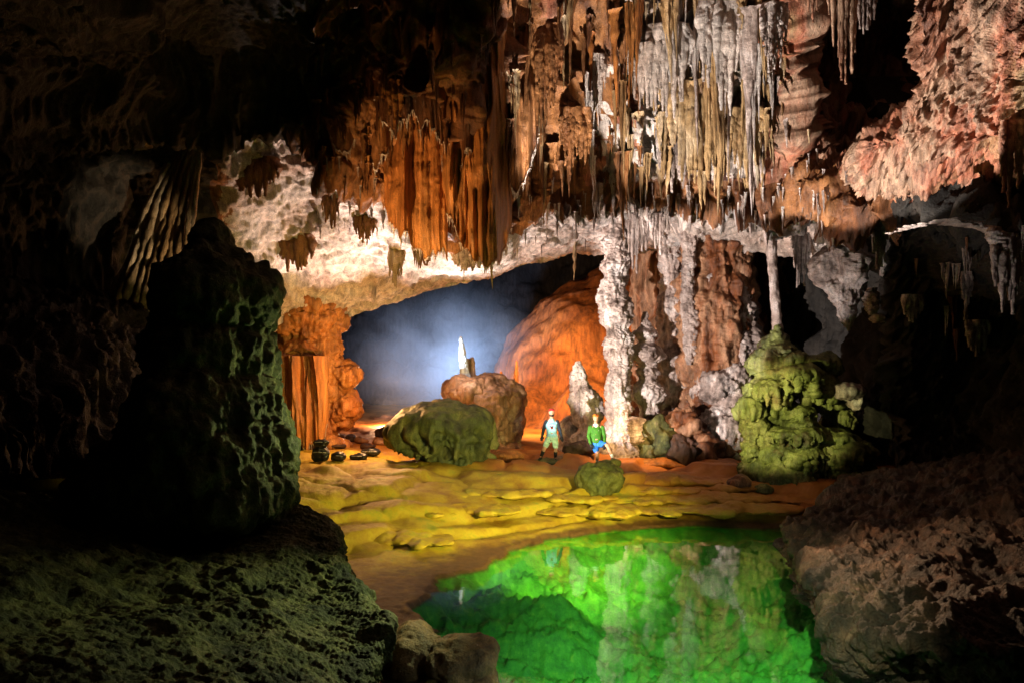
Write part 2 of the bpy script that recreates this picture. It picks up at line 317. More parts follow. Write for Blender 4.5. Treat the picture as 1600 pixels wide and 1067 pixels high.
# ground material: moss tone with yellow-green light painted in near the left water, orange mud behind, bright algae under water
def ground_mat():
    m = bpy.data.materials.new('rimstone_ground'); m.use_nodes = True; t = m.node_tree; N = t.nodes; L = t.links; b = N['Principled BSDF']
    g = N.new('ShaderNodeNewGeometry'); sp = N.new('ShaderNodeSeparateXYZ'); L.new(g.outputs['Position'], sp.inputs[0])
    def noise(s, d=8, r=.6, sc=None):
        n = N.new('ShaderNodeTexNoise'); n.inputs['Scale'].default_value = s; n.inputs['Detail'].default_value = d; n.inputs['Roughness'].default_value = r
        if sc: mp = N.new('ShaderNodeMapping'); mp.inputs['Scale'].default_value = sc; L.new(g.outputs['Position'], mp.inputs[0]); L.new(mp.outputs[0], n.inputs[0])
        else: L.new(g.outputs['Position'], n.inputs[0])
        return n.outputs[0]
    def ramp(v, cs):
        r = N.new('ShaderNodeValToRGB'); e = r.color_ramp.elements
        for i, (x, c) in enumerate(cs):
            el = e[i] if i < 2 else e.new(x); el.position = x; el.color = (*c, 1) if len(c) == 3 else c
        L.new(v, r.inputs[0]); return r.outputs[0]
    def math_(op, a, b_=None, c=None):
        q = N.new('ShaderNodeMath'); q.operation = op
        for i, v in enumerate((a, b_, c)):
            if v is None: continue
            if isinstance(v, (int, float)): q.inputs[i].default_value = v
            else: L.new(v, q.inputs[i])
        return q.outputs[0]
    def mix(f, a, c):
        q = N.new('ShaderNodeMix'); q.data_type = 'RGBA'; L.new(f, q.inputs[0]); L.new(a, q.inputs[6]); L.new(c, q.inputs[7]); return q.outputs[2]
    def rng(v, a, c):
        q = N.new('ShaderNodeMapRange'); q.interpolation_type = 'SMOOTHSTEP'; L.new(v, q.inputs[0]); q.inputs[1].default_value = a; q.inputs[2].default_value = c; return q.outputs[0]
    moss = ramp(noise(1.3, 10, .7), [(.3, (.24,.10,.012)), (.42, (.40,.24,.02)), (.55, (.55,.40,.03)), (.66, (.30,.32,.03)), (.75, (.16,.20,.02))])  # moss colours, partly yellow-green light put into the colour
    mud = ramp(noise(.9, 9), [(.3, (.22,.055,.010)), (.5, (.52,.17,.025)), (.7, (.66,.27,.06))])
    brown = ramp(noise(9), [(.3, (.06,.028,.010)), (.7, (.15,.07,.022))])
    algae = ramp(noise(3.2, 14, .85, (1, 1.8, 1)), [(.30, (.006,.06,.012)), (.44, (.03,.22,.02)), (.55, (.07,.36,.03)), (.68, (.30,.50,.05))])
    x, y, z = sp.outputs
    yy = math_('ADD', y, math_('MULTIPLY', math_('SUBTRACT', noise(.5), .5), 6))
    yy = math_('ADD', yy, math_('MULTIPLY', x, .55))
    c = mix(rng(yy, 17.5, 21.5), moss, mud)
    zz = math_('ADD', z, math_('MULTIPLY', math_('SUBTRACT', noise(2.5), .5), .12))
    lo = rng(zz, .15, .07)
    c = mix(lo, c, brown)
    c = mix(rng(z, .01, -.05), c, algae)
    L.new(c, b.inputs['Base Color'])
    b.inputs['Roughness'].default_value = .55
    n1 = noise(7, 12, .78); n2 = noise(45, 4)
    h = math_('ADD', n1, math_('MULTIPLY', n2, .2))
    bp = N.new('ShaderNodeBump'); bp.inputs['Distance'].default_value = .035; L.new(h, bp.inputs['Height']); L.new(bp.outputs[0], b.inputs['Normal'])
    return m
g.data.materials.append(ground_mat())
# thin overhanging rimstone ledges between the terraces
for i, (x0, x1, y_, z_, dep, h_) in enumerate([(470,690,729,.98,.8,.05),(560,640,790,.60,.5,.06),(640,800,799,.52,.6,.05),(700,860,772,.66,.5,.05),(980,1120,752,.74,.7,.06),(960,1310,783,.44,.8,.06),(840,1060,800,.33,.7,.06),(1060,1250,797,.35,.6,.06),(525,700,846,.26,.6,.05),(1000,1090,768,.60,.5,.05),(1090,1200,764,.62,.5,.05),(860,960,778,.55,.4,.04),(760,860,745,.86,.6,.04)]):
    a_, b_ = Z(x0, y_, z_), Z(x1, y_, z_); r_ = np.random.default_rng(i); pr = []
    n_ = max(4, int((x1-x0)/26))
    for k in range(n_):
        t_ = (k+.5)/n_; c_ = a_*(1-t_)+b_*t_+[0, r_.uniform(-.22, .22)+dep*.5, -.02]
        pr.append(('s', c_, (abs(b_[0]-a_[0])/n_*r_.uniform(.75, 1.15), dep*r_.uniform(.6, 1), h_*2.2*(1.3-abs(2*t_-1)))))
    o = blob('rimstone_ledge', pr, .03, 'orange', lambda p, n: .07*fbm(p, 1.6, i, 4)+.02*fbm(p, 7, i+3, 3), 3); o.data.materials.clear(); o.data.materials.append(g.data.materials[0]); tag(o, kind='structure')
# water
def water_mat():
    m = bpy.data.materials.new('clear_water'); m.use_nodes = True; t = m.node_tree; N = t.nodes; L = t.links
    N.remove(N['Principled BSDF']); out = N['Material Output']
    tr = N.new('ShaderNodeBsdfTransparent'); tr.inputs[0].default_value = (.80, 1, .84, 1)
    gl = N.new('ShaderNodeBsdfGlossy'); gl.inputs['Roughness'].default_value = .02
    
    def mt(op, a, b=None):
        q = N.new('ShaderNodeMath'); q.operation = op
        for i, v in enumerate((a, b)):
            if isinstance(v, (int, float)): q.inputs[i].default_value = v
            elif v is not None: L.new(v, q.inputs[i])
        return q.outputs[0]
    n = N.new('ShaderNodeTexNoise'); n.inputs['Scale'].default_value = 2.2; n.inputs['Detail'].default_value = 3
    g = N.new('ShaderNodeNewGeometry'); L.new(g.outputs['Position'], n.inputs[0])
    bp = N.new('ShaderNodeBump'); bp.inputs['Distance'].default_value = .0022; L.new(n.outputs[0], bp.inputs['Height'])
    L.new(bp.outputs[0], gl.inputs['Normal'])
    dt = N.new('ShaderNodeVectorMath'); dt.operation = 'DOT_PRODUCT'; L.new(g.outputs['Incoming'], dt.inputs[0]); L.new(g.outputs['Normal'], dt.inputs[1])
    fr = mt('ADD', mt('MULTIPLY', mt('POWER', mt('SUBTRACT', 1.0, mt('ABSOLUTE', dt.outputs['Value'])), 5.0), 1.35), .04)  # Schlick, alike from both sides
    mx = N.new('ShaderNodeMixShader'); L.new(fr, mx.inputs[0]); L.new(tr.outputs[0], mx.inputs[1]); L.new(gl.outputs[0], mx.inputs[2])
    L.new(mx.outputs[0], out.inputs[0]); return m
wv = np.array([[x, y, .01] for y in np.linspace(2, 18, 9) for x in np.linspace(-6, 12, 9)])
w = mk('pool_water', wv, gridq(9, 9), water_mat()); tag(w, kind='structure')

# ------------------------------------------------------------------ ceiling sheet
cx = np.linspace(-500, 2000, 860)
def prof(d, k=15): ks = sorted(d); return smooth1(np.interp(cx, ks, [d[q] for q in ks]), k)
lip_y = prof({-300:640,200:560,340:520,430:508,520:503,545:488,580:476,620:462,700:443,760:428,820:410,880:398,940:394,1000:392,1200:392,1300:400,1400:430,1600:470})
lip_d = prof({-300:13,200:18,430:22,520:23.5,700:24.5,940:25,1060:24,1200:22,1300:20,1400:18,1600:15})
edge_y = prof({-300:300,0:255,180:228,300:222,340:228,420:214,480:228,520:262,580:292,620:318,660:345,700:330,725:385,760:398,790:380,812:330,880:342,950:338,1040:326,1120:328,1200:326,1260:325,1340:345,1450:345,1600:380}, 9)
edge_d = prof({-300:10,180:13.5,340:15,480:16,640:16.5,740:16.6,800:17.2,880:19.5,950:20.3,1100:20.3,1200:19.5,1340:17,1600:13})
def row(py, D): return P(cx[:, None]*0+cx[:, None], np.asarray(py)[:, None]*np.ones((len(cx), 1)), np.asarray(D)[:, None]).transpose(1, 2, 0).reshape(len(cx), 3) if False else np.c_[(cx-800)/F*D, D, CZ+(HZ-py)/F*D]
R = []
r2 = row(lip_y, lip_d)
R.append(r2+[0, 7, 8]); R.append(r2+[0, 2.2, 1.6]); R.append(r2+[0, .5, .15]); R.append(r2)
R.append(row(lip_y*.5+edge_y*.5, lip_d*.45+edge_d*.55+.6)); R.append(row(edge_y-14, edge_d+.9))
R.append(row(edge_y, edge_d+.1)); R.append(row(edge_y-40, edge_d-.2)); R.append(row(edge_y-150, edge_d-.9))
R.append(row(edge_y*.35-60, edge_d-2.2)); R.append(row(edge_y*.2-260, edge_d-4.5)); 
rec = sst(1238, 1262, cx)*7.5
for i_, f_ in ((8, .75), (9, 1.3), (10, .8)):
    k_ = 1+rec*f_/R[i_][:, 1]; R[i_] = np.c_[R[i_][:, 0]*k_, R[i_][:, 1]*k_, CZ+(R[i_][:, 2]-CZ)*k_]
r = row(edge_y*0-200, edge_d); r[:, 1] = 4; r[:, 2] = 15.5; R.append(r); r = r.copy(); r[:, 1] = -6; r[:, 2] = 13; R.append(r)
wts = [.4, .3, .25, 1.3, 1.3, .35, .7, 1.6, 2.4, 1.2, .5, .4]
def d_ceil(p, n, u, v):
    vc = np.cumsum([0]+wts)/sum(wts)
    under = sst(vc[1], vc[3], v)*(1-sst(vc[5]-.01, vc[6]+.01, v)); face = sst(vc[5], vc[6]+.01, v)
    q = p+.5*np.stack([fbm(p, .5, 70, 2), fbm(p, .5, 71, 2), fbm(p, .5, 72, 2)], 1)
    rightw = sst(13, 16, p[:, 0]*20/np.maximum(p[:, 1], 1))
    lf = sst(560, 430, 800+p[:, 0]/p[:, 1]*F)
    d = under*(.22*fbm(p, .6, 1, 5, .45)+.07*(rdg(q, (1.3, .45, 1.1), 5, 3)-.5)*sst(-.2, .3, pn(p, .5, 6))+lf*.32*fbm(q, (.6, .6, .9), 44, 5, .6)+.05*fbm(p, 5, 8, 3)-.12*sst(.18, .30, fbm(p, (.8, .8, .8), 19, 3))+.06*(rdg(q*[1, .45, 1], (2.6, 2.6, 2.6), 61, 4)-.6)+.05*fbm(p, (9, 5, 9), 62, 3, .6))
    qf = q.copy(); qf[:, 1] += .38*p[:, 2]
    fl = 1.1*(flute(q, .55, 11, .10, 2)-.6)+.50*(flute(qf, 1.6, 12, .06, 3)-.6)+.20*flute(qf, 4.5, 13, .06, 2)
    brk = 1.1*sst(.10, .22, pn(q, (1.0, .6, .30), 141))-.9*sst(.12, .3, pn(q, (1.6, .8, .5), 142))
    lfc = 1-.65*sst(470, 380, 800+p[:, 0]/np.maximum(p[:, 1], 1)*F)
    d = d+face*lfc*(fl*.95+.40*brk*sst(-.1, .1, pn(p, .35, 143))+.6*fbm(q, (.4, .4, .3), 14, 3)+.10*fbm(p, 3, 15, 3)+.25*popcorn(q, (1.3, 1.3, .7), 16))
    out = n*d[:, None]
    # drapery hem: some folds hang lower, some are cut short
    hem = face*(1-sst(vc[6], vc[7]+.02, v))*(1-.5*lf)+under*sst(vc[4]+.6*(vc[5]-vc[4]), vc[5], v)
    out[:, 2] -= hem*(.40*np.clip(flute(p*[1, 1, 0], 1.3, 11, .1, 2)-.45, -.3, 1)+.35*flute(p*[1, 1, 0], 5, 13, .1, 2)-.25)
    return out
ceil, CV, CN = sheet('cave_ceiling', np.array(R), wts, 620, 860, d_ceil, 'ceiling', 1)
tag(ceil, kind='structure')
# which faces are white calcite: the underside behind the hem; dark faces at both sides are shade put into the colour
ceil.data.materials.append(M['white']); ceil.data.materials.append(M['wall']); ceil.data.materials.append(M['dark'])
vc = np.cumsum([0]+wts)/sum(wts); nf = 619*859
fi = np.arange(nf)//859/618.; fj = (np.arange(nf) % 859)/858.
pc = (CV[:-1, :-1]).reshape(-1, 3); wob = .012*fbm(pc, 1.5, 90, 4)
mi = np.zeros(nf, np.int32); sp_x = cx[(fj*859).astype(int)]
mi[(fi > vc[1]) & (fi+wob < vc[5]+.004) & (sp_x+60*fbm(pc, 1, 91, 2) > 335)] = 1
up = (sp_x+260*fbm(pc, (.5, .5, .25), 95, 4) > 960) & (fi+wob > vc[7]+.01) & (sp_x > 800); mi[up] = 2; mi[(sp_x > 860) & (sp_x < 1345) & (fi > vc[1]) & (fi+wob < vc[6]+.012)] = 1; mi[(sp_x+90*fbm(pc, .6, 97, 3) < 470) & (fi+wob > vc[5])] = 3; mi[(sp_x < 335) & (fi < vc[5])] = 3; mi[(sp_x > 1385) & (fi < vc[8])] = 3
wp = (fi+wob > vc[7]+.02) & (sp_x > 930) & (sp_x < 1205) & (fbm(pc, (.9, .9, .25), 96, 4) > -.08); mi[wp] = 1
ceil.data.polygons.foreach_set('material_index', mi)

# ------------------------------------------------------------------ walls
def psheet(name, rows_, w, nr, nc, disp, mat, side=1):
    return sheet(name, np.array([[P(*q) for q in r] for r in rows_]), w, nr, nc, disp, mat, side)
def d_wall(a=.3, seed=0, diag=0, fs=1.2):
    def f(p, n, u, v):
        q = p.copy(); q[:, 0] = q[:, 0]+diag*q[:, 2]
        w_ = q+.09*fbm(p, .9, seed+9, 2)[:, None]
        return a*(1.0*fbm(p, .45, seed, 4)+1.1*(flute(w_, fs, seed+1, .12)-.6)+.75*(flute(w_, fs*3.1, seed+2, .10, 2)-.6)+.25*fbm(p, (5, 5, 1.5), seed+3, 3))
    return f
rw, RWV, _ = psheet('right_wall', [
 [(1560,-420,17),(1560,-420,14),(1480,-420,12.5),(1600,-420,11.5),(1800,-420,10.5),(2300,-420,8)],
 [(1520,-60,17),(1480,-60,14),(1425,-60,12.6),(1500,-60,12),(1700,-60,10.5),(2300,-60,8)],
 [(1540,110,17),(1480,110,14),(1436,110,12.8),(1500,110,12.2),(1700,110,10.5),(2300,110,8)],
 [(1500,180,17.5),(1440,180,15),(1400,180,13.4),(1500,180,12.5),(1700,180,10.8),(2300,180,8)],
 [(1440,250,18),(1370,250,16),(1345,250,14.6),(1480,250,13.2),(1700,250,11.2),(2300,250,8)],
 [(1440,330,18),(1420,330,17),(1400,330,16.5),(1500,330,16),(1700,330,14.5),(2300,330,10)],
 [(1440,450,19),(1420,450,18),(1400,450,17.5),(1500,450,17),(1700,450,15),(2300,450,10)],
 [(1440,620,19),(1420,620,18),(1390,620,17.5),(1500,620,17),(1700,620,14),(2300,620,10)],
 [(1440,790,18),(1420,790,17),(1390,790,16),(1500,790,15),(1700,790,12),(2300,790,9)]],
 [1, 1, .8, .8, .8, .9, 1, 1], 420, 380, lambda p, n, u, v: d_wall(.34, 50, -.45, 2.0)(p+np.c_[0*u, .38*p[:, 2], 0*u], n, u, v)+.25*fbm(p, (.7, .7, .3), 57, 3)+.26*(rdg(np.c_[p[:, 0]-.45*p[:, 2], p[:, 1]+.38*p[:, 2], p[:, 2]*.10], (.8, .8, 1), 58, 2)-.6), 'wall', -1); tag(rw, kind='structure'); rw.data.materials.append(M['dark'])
rp = RWV[:-1, :-1].reshape(-1, 3); rpy = HZ-(rp[:, 2]-CZ)/rp[:, 1]*F+30*fbm(rp, .8, 5, 3); rw.data.polygons.foreach_set('material_index', (rpy > 335).astype(np.int32))  # lower faces painted near-black in place of shade
lw, _, _ = psheet('left_wall', [
 [(-900,-300,7),(-300,-300,10),(0,-300,12),(200,-300,14),(420,-300,16)],
 [(-900,100,7),(-300,100,10),(0,100,12.5),(200,130,14.5),(400,130,18)],
 [(-900,300,7),(-300,300,10.5),(0,300,13.5),(200,300,15.5),(380,300,20)],
 [(-900,440,7),(-300,440,10.5),(0,440,14),(200,460,16),(380,480,21)],
 [(-900,470,6),(-300,470,9),(0,475,11.5),(200,490,14.3),(380,505,20)],
 [(-900,640,5),(-300,600,7),(0,600,9.5),(200,610,12.5),(380,620,19)],
 [(-900,1000,4),(-300,800,6.5),(0,740,9),(200,740,12),(380,700,18)]],
 None, 220, 240, d_wall(.30, 60), 'dark', -1); tag(lw, kind='structure')
bw, _, _ = psheet('back_wall', [
 [(-100,-100,50),(300,-100,62),(600,-100,66),(900,-100,62),(1300,-100,52),(1700,-100,44)],
 [(-100,300,46),(300,300,58),(600,300,62),(900,300,58),(1300,300,48),(1700,300,40)],
 [(-100,560,44),(300,560,52),(600,560,54),(900,560,50),(1300,560,44),(1700,560,38)],
 [(-100,660,40),(300,660,44),(600,656,46),(900,650,44),(1300,660,40),(1700,660,36)]],
 None, 160, 240, d_wall(1.2, 66, 0, .12), 'void', -1); tag(bw, kind='structure')
# wall behind the columns
cw, CWV, _ = psheet('column_wall', [
 [(960,300,27),(1060,300,26.5),(1160,300,26),(1260,300,24),(1380,300,20),(1480,300,18)],
 [(985,400,27),(1060,400,26),(1160,400,26),(1260,400,24.5),(1380,400,20.5),(1480,400,18)],
 [(985,520,27),(1060,520,25.5),(1160,520,25.6),(1260,520,24),(1380,520,20),(1480,520,18)],
 [(965,620,26.5),(1060,620,24.8),(1160,620,24.6),(1260,620,23.5),(1380,620,19.5),(1480,620,18)],
 [(960,715,26),(1060,715,24),(1160,715,24),(1260,715,22.5),(1380,715,19),(1480,715,18)]],
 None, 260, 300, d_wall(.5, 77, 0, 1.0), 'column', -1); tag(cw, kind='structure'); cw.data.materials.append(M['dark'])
rp = CWV[:-1, :-1].reshape(-1, 3); cw.data.polygons.foreach_set('material_index', (800+rp[:, 0]/rp[:, 1]*F+60*fbm(rp, .5, 5, 3) > 1195).astype(np.int32))  # right end blackened by colour to read as unlit

def skirt(px, py, D, w, wy, L0, L1, n, seed=0, r=.05):
    """teeth hanging round the rim of an elliptic tier (w in px, wy in metres, lengths in px)"""
    r_ = np.random.default_rng(seed); s = D/F; out = []
    for k in range(n):
        a = 2*math.pi*k/n+r_.uniform(-.1, .1); c = P(px, py, D)+[math.cos(a)*w*s, math.sin(a)*wy, r_.uniform(-2, 2)*s]
        if math.sin(a) > .5: continue
        L = r_.uniform(L0, L1)*s; q = r*r_.uniform(.7, 1.3)
        out.append(('c', c, q, c-[math.cos(a)*.05, math.sin(a)*.05, L], q*.35))
    return out
# ------------------------------------------------------------------ big background formations
o = blob('flowstone_hill', [E(925,700,38,165,265,7), E(990,660,38,150,260,7), E(1050,640,36,120,240,6), E(850,700,34,120,105,4), E(930,690,31,95,95,3), E(1020,690,31,90,70,3)], .16, 'hill', flow(.14, .9, 0, .5, 3, .35, .35), 14)
tag(o, 'huge rounded hill of orange clay behind the columns', 'flowstone hill')
o = blob('floor_mound', [E(620,690,36,110,38,4), E(560,690,33,60,20,3), E(700,690,34,80,50,3)], .14, 'hill', flow(.12, 1, .08, .4, 9, .5, .5), 6)
tag(o, 'low pinkish mound of debris in the smoke behind the green boulder', 'mound')
# ------------------------------------------------------------------ formations
def d_drip(p, n):
    return flow(.20, 2.4, .08, .30, 31, 1.3, .10)(p, n)+.05*rdg(p, (2, 2, 5), 8, 3)
o = blob('orange_column', [E(470,480,23.4,62,34,1.3), E(478,505,23.4,58,40,1.2), E(470,560,23.4,46,60,1.1), E(505,540,23.4,20,70,.7), E(455,600,23.4,44,60,1.1), E(512,600,23.4,16,60,.6), E(498,660,23.4,26,50,.7), E(470,700,23.4,60,12,1.2), E(508,695,23.4,34,12,.9),
  E(531,578,23.4,17,12,.4), E(541,590,23.4,13,14,.35), E(520,570,23.4,14,10,.4), E(537,632,23.4,22,15,.5), E(548,642,23.4,14,12,.4), E(533,652,23.4,12,18,.35), E(520,655,23.4,14,26,.4)]+skirt(537,634,23.4,20,.45,12,24,20,1,.05)+skirt(533,582,23.4,15,.35,6,14,16,2,.05)+skirt(478,600,23.4,44,1.1,40,75,44,3,.075)+skirt(470,560,23.4,46,1.15,20,60,40,4,.07), .045, 'orange', d_drip, 5)
tag(o, 'orange flowstone column with two mushroom lumps joining floor and ceiling at left', 'cave column')
ORG = o
o = blob('green_boulder', [E(692,670,20.2,70,46,1.5), E(720,688,20.2,50,40,1.3), E(640,668,20.2,25,32,1.0), E(737,668,20.2,36,36,1.1), E(735,710,20.2,34,24,1.0), E(695,703,20.2,44,22,1.0), E(655,690,20.2,22,22,.9)], .045, 'boulder', lambda p, n: .22*fbm(p, .9, 2, 3)+.50*sst(.40, -.2, n[:, 2])*(flute(p, 1.7, 7, .12)-.66)+.16*sst(.45, -.3, n[:, 2])*flute(p, 5, 8, .12)+.03*fbm(p, 5, 4, 4, .6), 6)
tag(o, 'large mossy green boulder with fluted underside in front of the white spire', 'boulder')
o = blob('beige_boulder', [E(762,640,25,48,50,1.6), E(735,612,25,40,22,1.5), E(775,625,25,38,34,1.3), E(757,690,25,44,26,1.4), E(722,604,25,24,9,.9), E(780,664,25,36,36,1.2), E(770,705,24.5,60,14,1.5)], .045, 'beige', lambda p, n: flow(.16, 2.2, .05, .26, 12, .9, .2)(p, n)+.13*rdg(p+.4*pn(p, 1.2, 5)[:, None], (1.2, 1.2, 4), 6, 3), 3)
tag(o, 'tall beige boulder carrying the bright white spire', 'boulder')
def stal(name, pts, mat, label, cat, disp=None, nr=140, nt=40, group=None, flat=1.0, extra=None):
    v, q = loft(pts, nr, nt, disp, flat)
    if extra: v, q = join([(v, q)]+extra)
    o = mk(name, v, q, mat); return tag(o, label, cat, group)
spk = d_column(.9, .5, .6, 3, 16)
stal('stalagmite', [(720,526,25.6,1),(721,535,25.6,2.5),(723,556,25.6,4.5),(725,575,25.6,6.5),(727,600,25.6,10)], 'bright', 'tall thin brilliant white spire on the beige boulder', 'stalagmite', spk)
stal('stalagmite', [(731,560,26.0,2),(732,565,26,3),(733,585,26,4.5),(735,602,26,8)], 'beige', 'short beige stump just left of its twin beside the white spire', 'stalagmite', spk, 80, 24)
stal('stalagmite', [(737.5,558,25.9,2),(738,566,25.9,3.4),(739,585,25.9,4.5),(740,602,25.9,7)], 'beige', 'beige stump right of its twin beside the white spire', 'stalagmite', spk, 80, 24)
stal('stalagmite', [(807,563,29.5,.8),(807,575,29.5,2.2),(806,595,29.5,4),(805,640,29.5,7)], 'hill', 'slender orange spike standing against the orange hill', 'stalagmite', spk, 80, 24)
stal('stalagmite', [(783,580,29.5,1),(783,588,29.5,2.6),(784,610,29.5,4)], 'hill', 'short reddish stub behind the beige boulder', 'stalagmite', spk, 60, 24)
# columns
stal('cave_column', [(962,330,22.6,20),(963,380,22.4,17),(962,430,22.4,19),(960,480,22.3,21),(968,530,22.2,18),(966,580,22.1,16),(968,640,22,17),(970,690,21.9,22),(970,716,21.8,30)], 'crust', 'tall white popcorn crusted column beside the man in green', 'cave column', d_column(1.0, 1.7, .8, 1, 7), 420, 110)
stal('cave_column', [(1043,350,24,24),(1044,390,24,18),(1046,440,24,15),(1048,500,24,18),(1050,560,24,25),(1052,640,24,34),(1050,715,23.8,40)], 'crust', 'rust brown column with white crust hanging behind the tiered stalagmite', 'cave column', d_column(1.0, 1.2, 1.1, 2, 7), 360, 110)
stal('cave_column', [(1120,345,23.8,62),(1120,385,23.6,52),(1118,450,23.5,56),(1122,520,23.4,62),(1124,590,23.2,58),(1120,650,23.1,56),(1120,725,23,66)], 'column', 'broad orange fluted column, widest in the row', 'cave column', d_column(1.3, 1.2, 1.6, 4, 5), 420, 200)
stal('cave_column', [(1076,350,22.6,16),(1077,395,22.5,9),(1074,440,22.5,8),(1078,500,22.5,10),(1078,545,22.5,7),(1076,570,22.5,2)], 'crust', 'narrow white ribbon running down the broad orange column', 'flowstone ribbon', d_column(1, 1.2, 1, 6, 8), 260, 60)
stal('cave_column', [(1203,362,19.5,10),(1205,385,19.5,7.5),(1208,430,19.4,6.2),(1212,480,19.3,6),(1216,522,19.2,8)], 'crust', 'thin white column standing on the green formation', 'cave column', d_column(.7, .4, .6, 8, 9), 200, 40)
def pagoda(name, D, ts, mat, label, cat, seed=0, amp=1.0, nr=420, nt=110, pop=1.0, group=None):
    pts = [(x, y, D, r) for x, y, r in ts]
    return stal(name, pts, mat, label, cat, d_column(amp, pop, 1.0, seed, 8), nr, nt, group)
stal('flowstone_bulge', [(1140,420,23,4),(1143,440,22.9,14),(1150,480,22.7,20),(1156,520,22.6,26),(1154,560,22.5,28),(1150,590,22.5,18),(1148,602,22.5,3)], 'crust', 'white crusted bulge on the right flank of the broad orange column', 'flowstone bulge', d_column(1.2, 1.8, 1.6, 17, 7), 220, 100)
stal('cave_column', [(1106,350,22.8,12),(1104,400,22.8,8),(1108,450,22.8,5),(1110,500,22.9,2)], 'crust', 'thin white trickle running down the broad orange column', 'flowstone ribbon', d_column(1, 1.2, 1, 19, 8), 160, 40)
pagoda('stalagmite', 22.8, [(1008,488,1),(1008,500,5),(1009,512,8),(1008,522,18),(1010,534,10),(1008,545,25),(1009,560,24),(1012,572,11),(1012,582,15),(1013,592,10),(1012,603,20),(1012,618,23),(1013,635,17),(1013,660,14),(1013,715,26)], 'crust', 'white tiered stalagmite right of the tall popcorn column', 'stalagmite', 11)
pagoda('stalagmite', 23.2, [(903,564,1),(903,572,6),(905,585,10),(908,602,14),(913,612,19),(915,630,22),(917,655,21),(918,672,14),(918,690,26),(918,716,30)], 'crust', 'white knobbly stalagmite behind the man in green', 'stalagmite', 13)
pagoda('stalagmite', 23.6, [(888,648,1),(888,655,8),(889,668,11),(889,685,12),(889,712,15)], 'crust', 'small pinkish white stub right of the man in the aqua shirt', 'stalagmite', 14, 1, 160, 60)
pagoda('stalagmite', 21.8, [(992,650,3),(992,656,15),(993,672,18),(993,700,17),(993,718,20)], 'crust', 'squat white crusted block at the foot of the tall column', 'stalagmite', 15, 1, 160, 70)
o = blob('crusted_mound', [E(1125,600,22.3,30,18,.9), E(1145,588,22.3,22,22,.8), E(1110,612,22.3,22,16,.8), E(1140,622,22.3,26,18,.8), E(1125,680,22.5,50,55,1.3)], .05, 'crust', flow(.16, 3.0, .12, .15, 41, 1.2, .2), 4)
tag(o, 'knobbly pinkish white mound in front of the broad orange column', 'flowstone mound')
for i, (a, b, D, w1, h1, lb) in enumerate([(1025,690,21.6,24,32,'dark rounded rock beside the squat white block'), (1070,672,21.8,22,28,'reddish knob with a pale crusted top below the columns'), (1062,700,21.4,32,22,'low dark rock at the foot of the columns'), (1100,705,21.5,22,25,'brown pointed rock left of the green formation'), (1150,690,22,32,40,'rusty rock at the foot of the broad column')]):
    o = blob('rock', [E(a, b, D, w1, h1, .8), E(a+8, b+8, D, w1*.8, h1*.8, .7), E(a-9, b+12, D-.2, w1*.5, h1*.5, .5)], .05, ['moss','column','brownstone','column','column'][i], flow(.26, 2.4, .07, .42, 44+i, 1.4, .2), 2)
    tag(o, lb, 'rock')
# green giant stalagmite (right middle)
gp = [('c', P(1217, 508, 19), .03, P(1211, 548, 19), .40), E(1212,548,19,20,14,.6), E(1196,566,19,20,20,.6), E(1228,562,19,28,10,.8), E(1262,566,19,38,7,.8), E(1288,572,19.1,16,16,.5), E(1235,585,18.9,50,15,1.0), E(1270,596,19,26,18,.7), E(1200,606,18.9,34,20,.9), E(1172,640,19,16,24,.5), E(1180,672,19,18,24,.5), E(1170,705,18.9,14,20,.5), E(1182,735,18.8,20,22,.6),
  E(1215,640,19.4,30,22,.5), E(1290,630,19.5,26,12,.5), E(1310,655,19.6,18,26,.5), E(1248,648,18.6,19,13,.45), E(1246,664,18.7,22,8,.6), E(1238,678,18.7,46,12,1.0), E(1290,686,18.8,42,16,1.0), E(1302,704,18.7,50,18,1.2), E(1240,706,18.6,50,16,1.1), E(1305,735,18.8,52,26,1.3), E(1225,742,18.6,46,26,1.2), E(1265,765,18.7,70,18,1.4), E(1265,712,19.3,56,40,.9)]
gp += skirt(1235,590,18.9,48,1.0,12,34,30,1,.04)+skirt(1270,600,19,27,.7,10,38,20,2,.04)+skirt(1200,612,18.9,32,.85,10,30,18,3,.05)+skirt(1240,684,18.7,44,.95,6,18,28,4,.05)+skirt(1300,706,18.7,50,1.2,14,36,40,5,.038)+skirt(1240,712,18.6,48,1.1,14,34,36,6,.038)+skirt(1306,740,18.8,50,1.25,14,38,40,7,.038)+skirt(1225,745,18.6,42,1.1,10,30,30,8,.038)+skirt(1175,650,19,14,.4,10,24,12,9,.04)+skirt(1172,705,18.9,13,.4,8,20,12,10,.04)
o = blob('giant_stalagmite', gp, .034, 'greenrock', lambda p, n: .14*fbm(p, 1.1, 3, 4)+.10*rdg(p+.3*pn(p, 1, 5)[:, None], (.8, .8, 4.5), 6, 3)+.34*sst(.45, -.1, n[:, 2])*(flute(p, 3, 9, .08)-.58)+.14*(1-np.abs(n[:, 2]))*(flute(p, 7, 10, .10)-.5)+.03*fbm(p, 8, 4, 4, .65), 7)
tag(o, 'giant tiered green stalagmite at the right edge of the pool', 'stalagmite')
GST = o
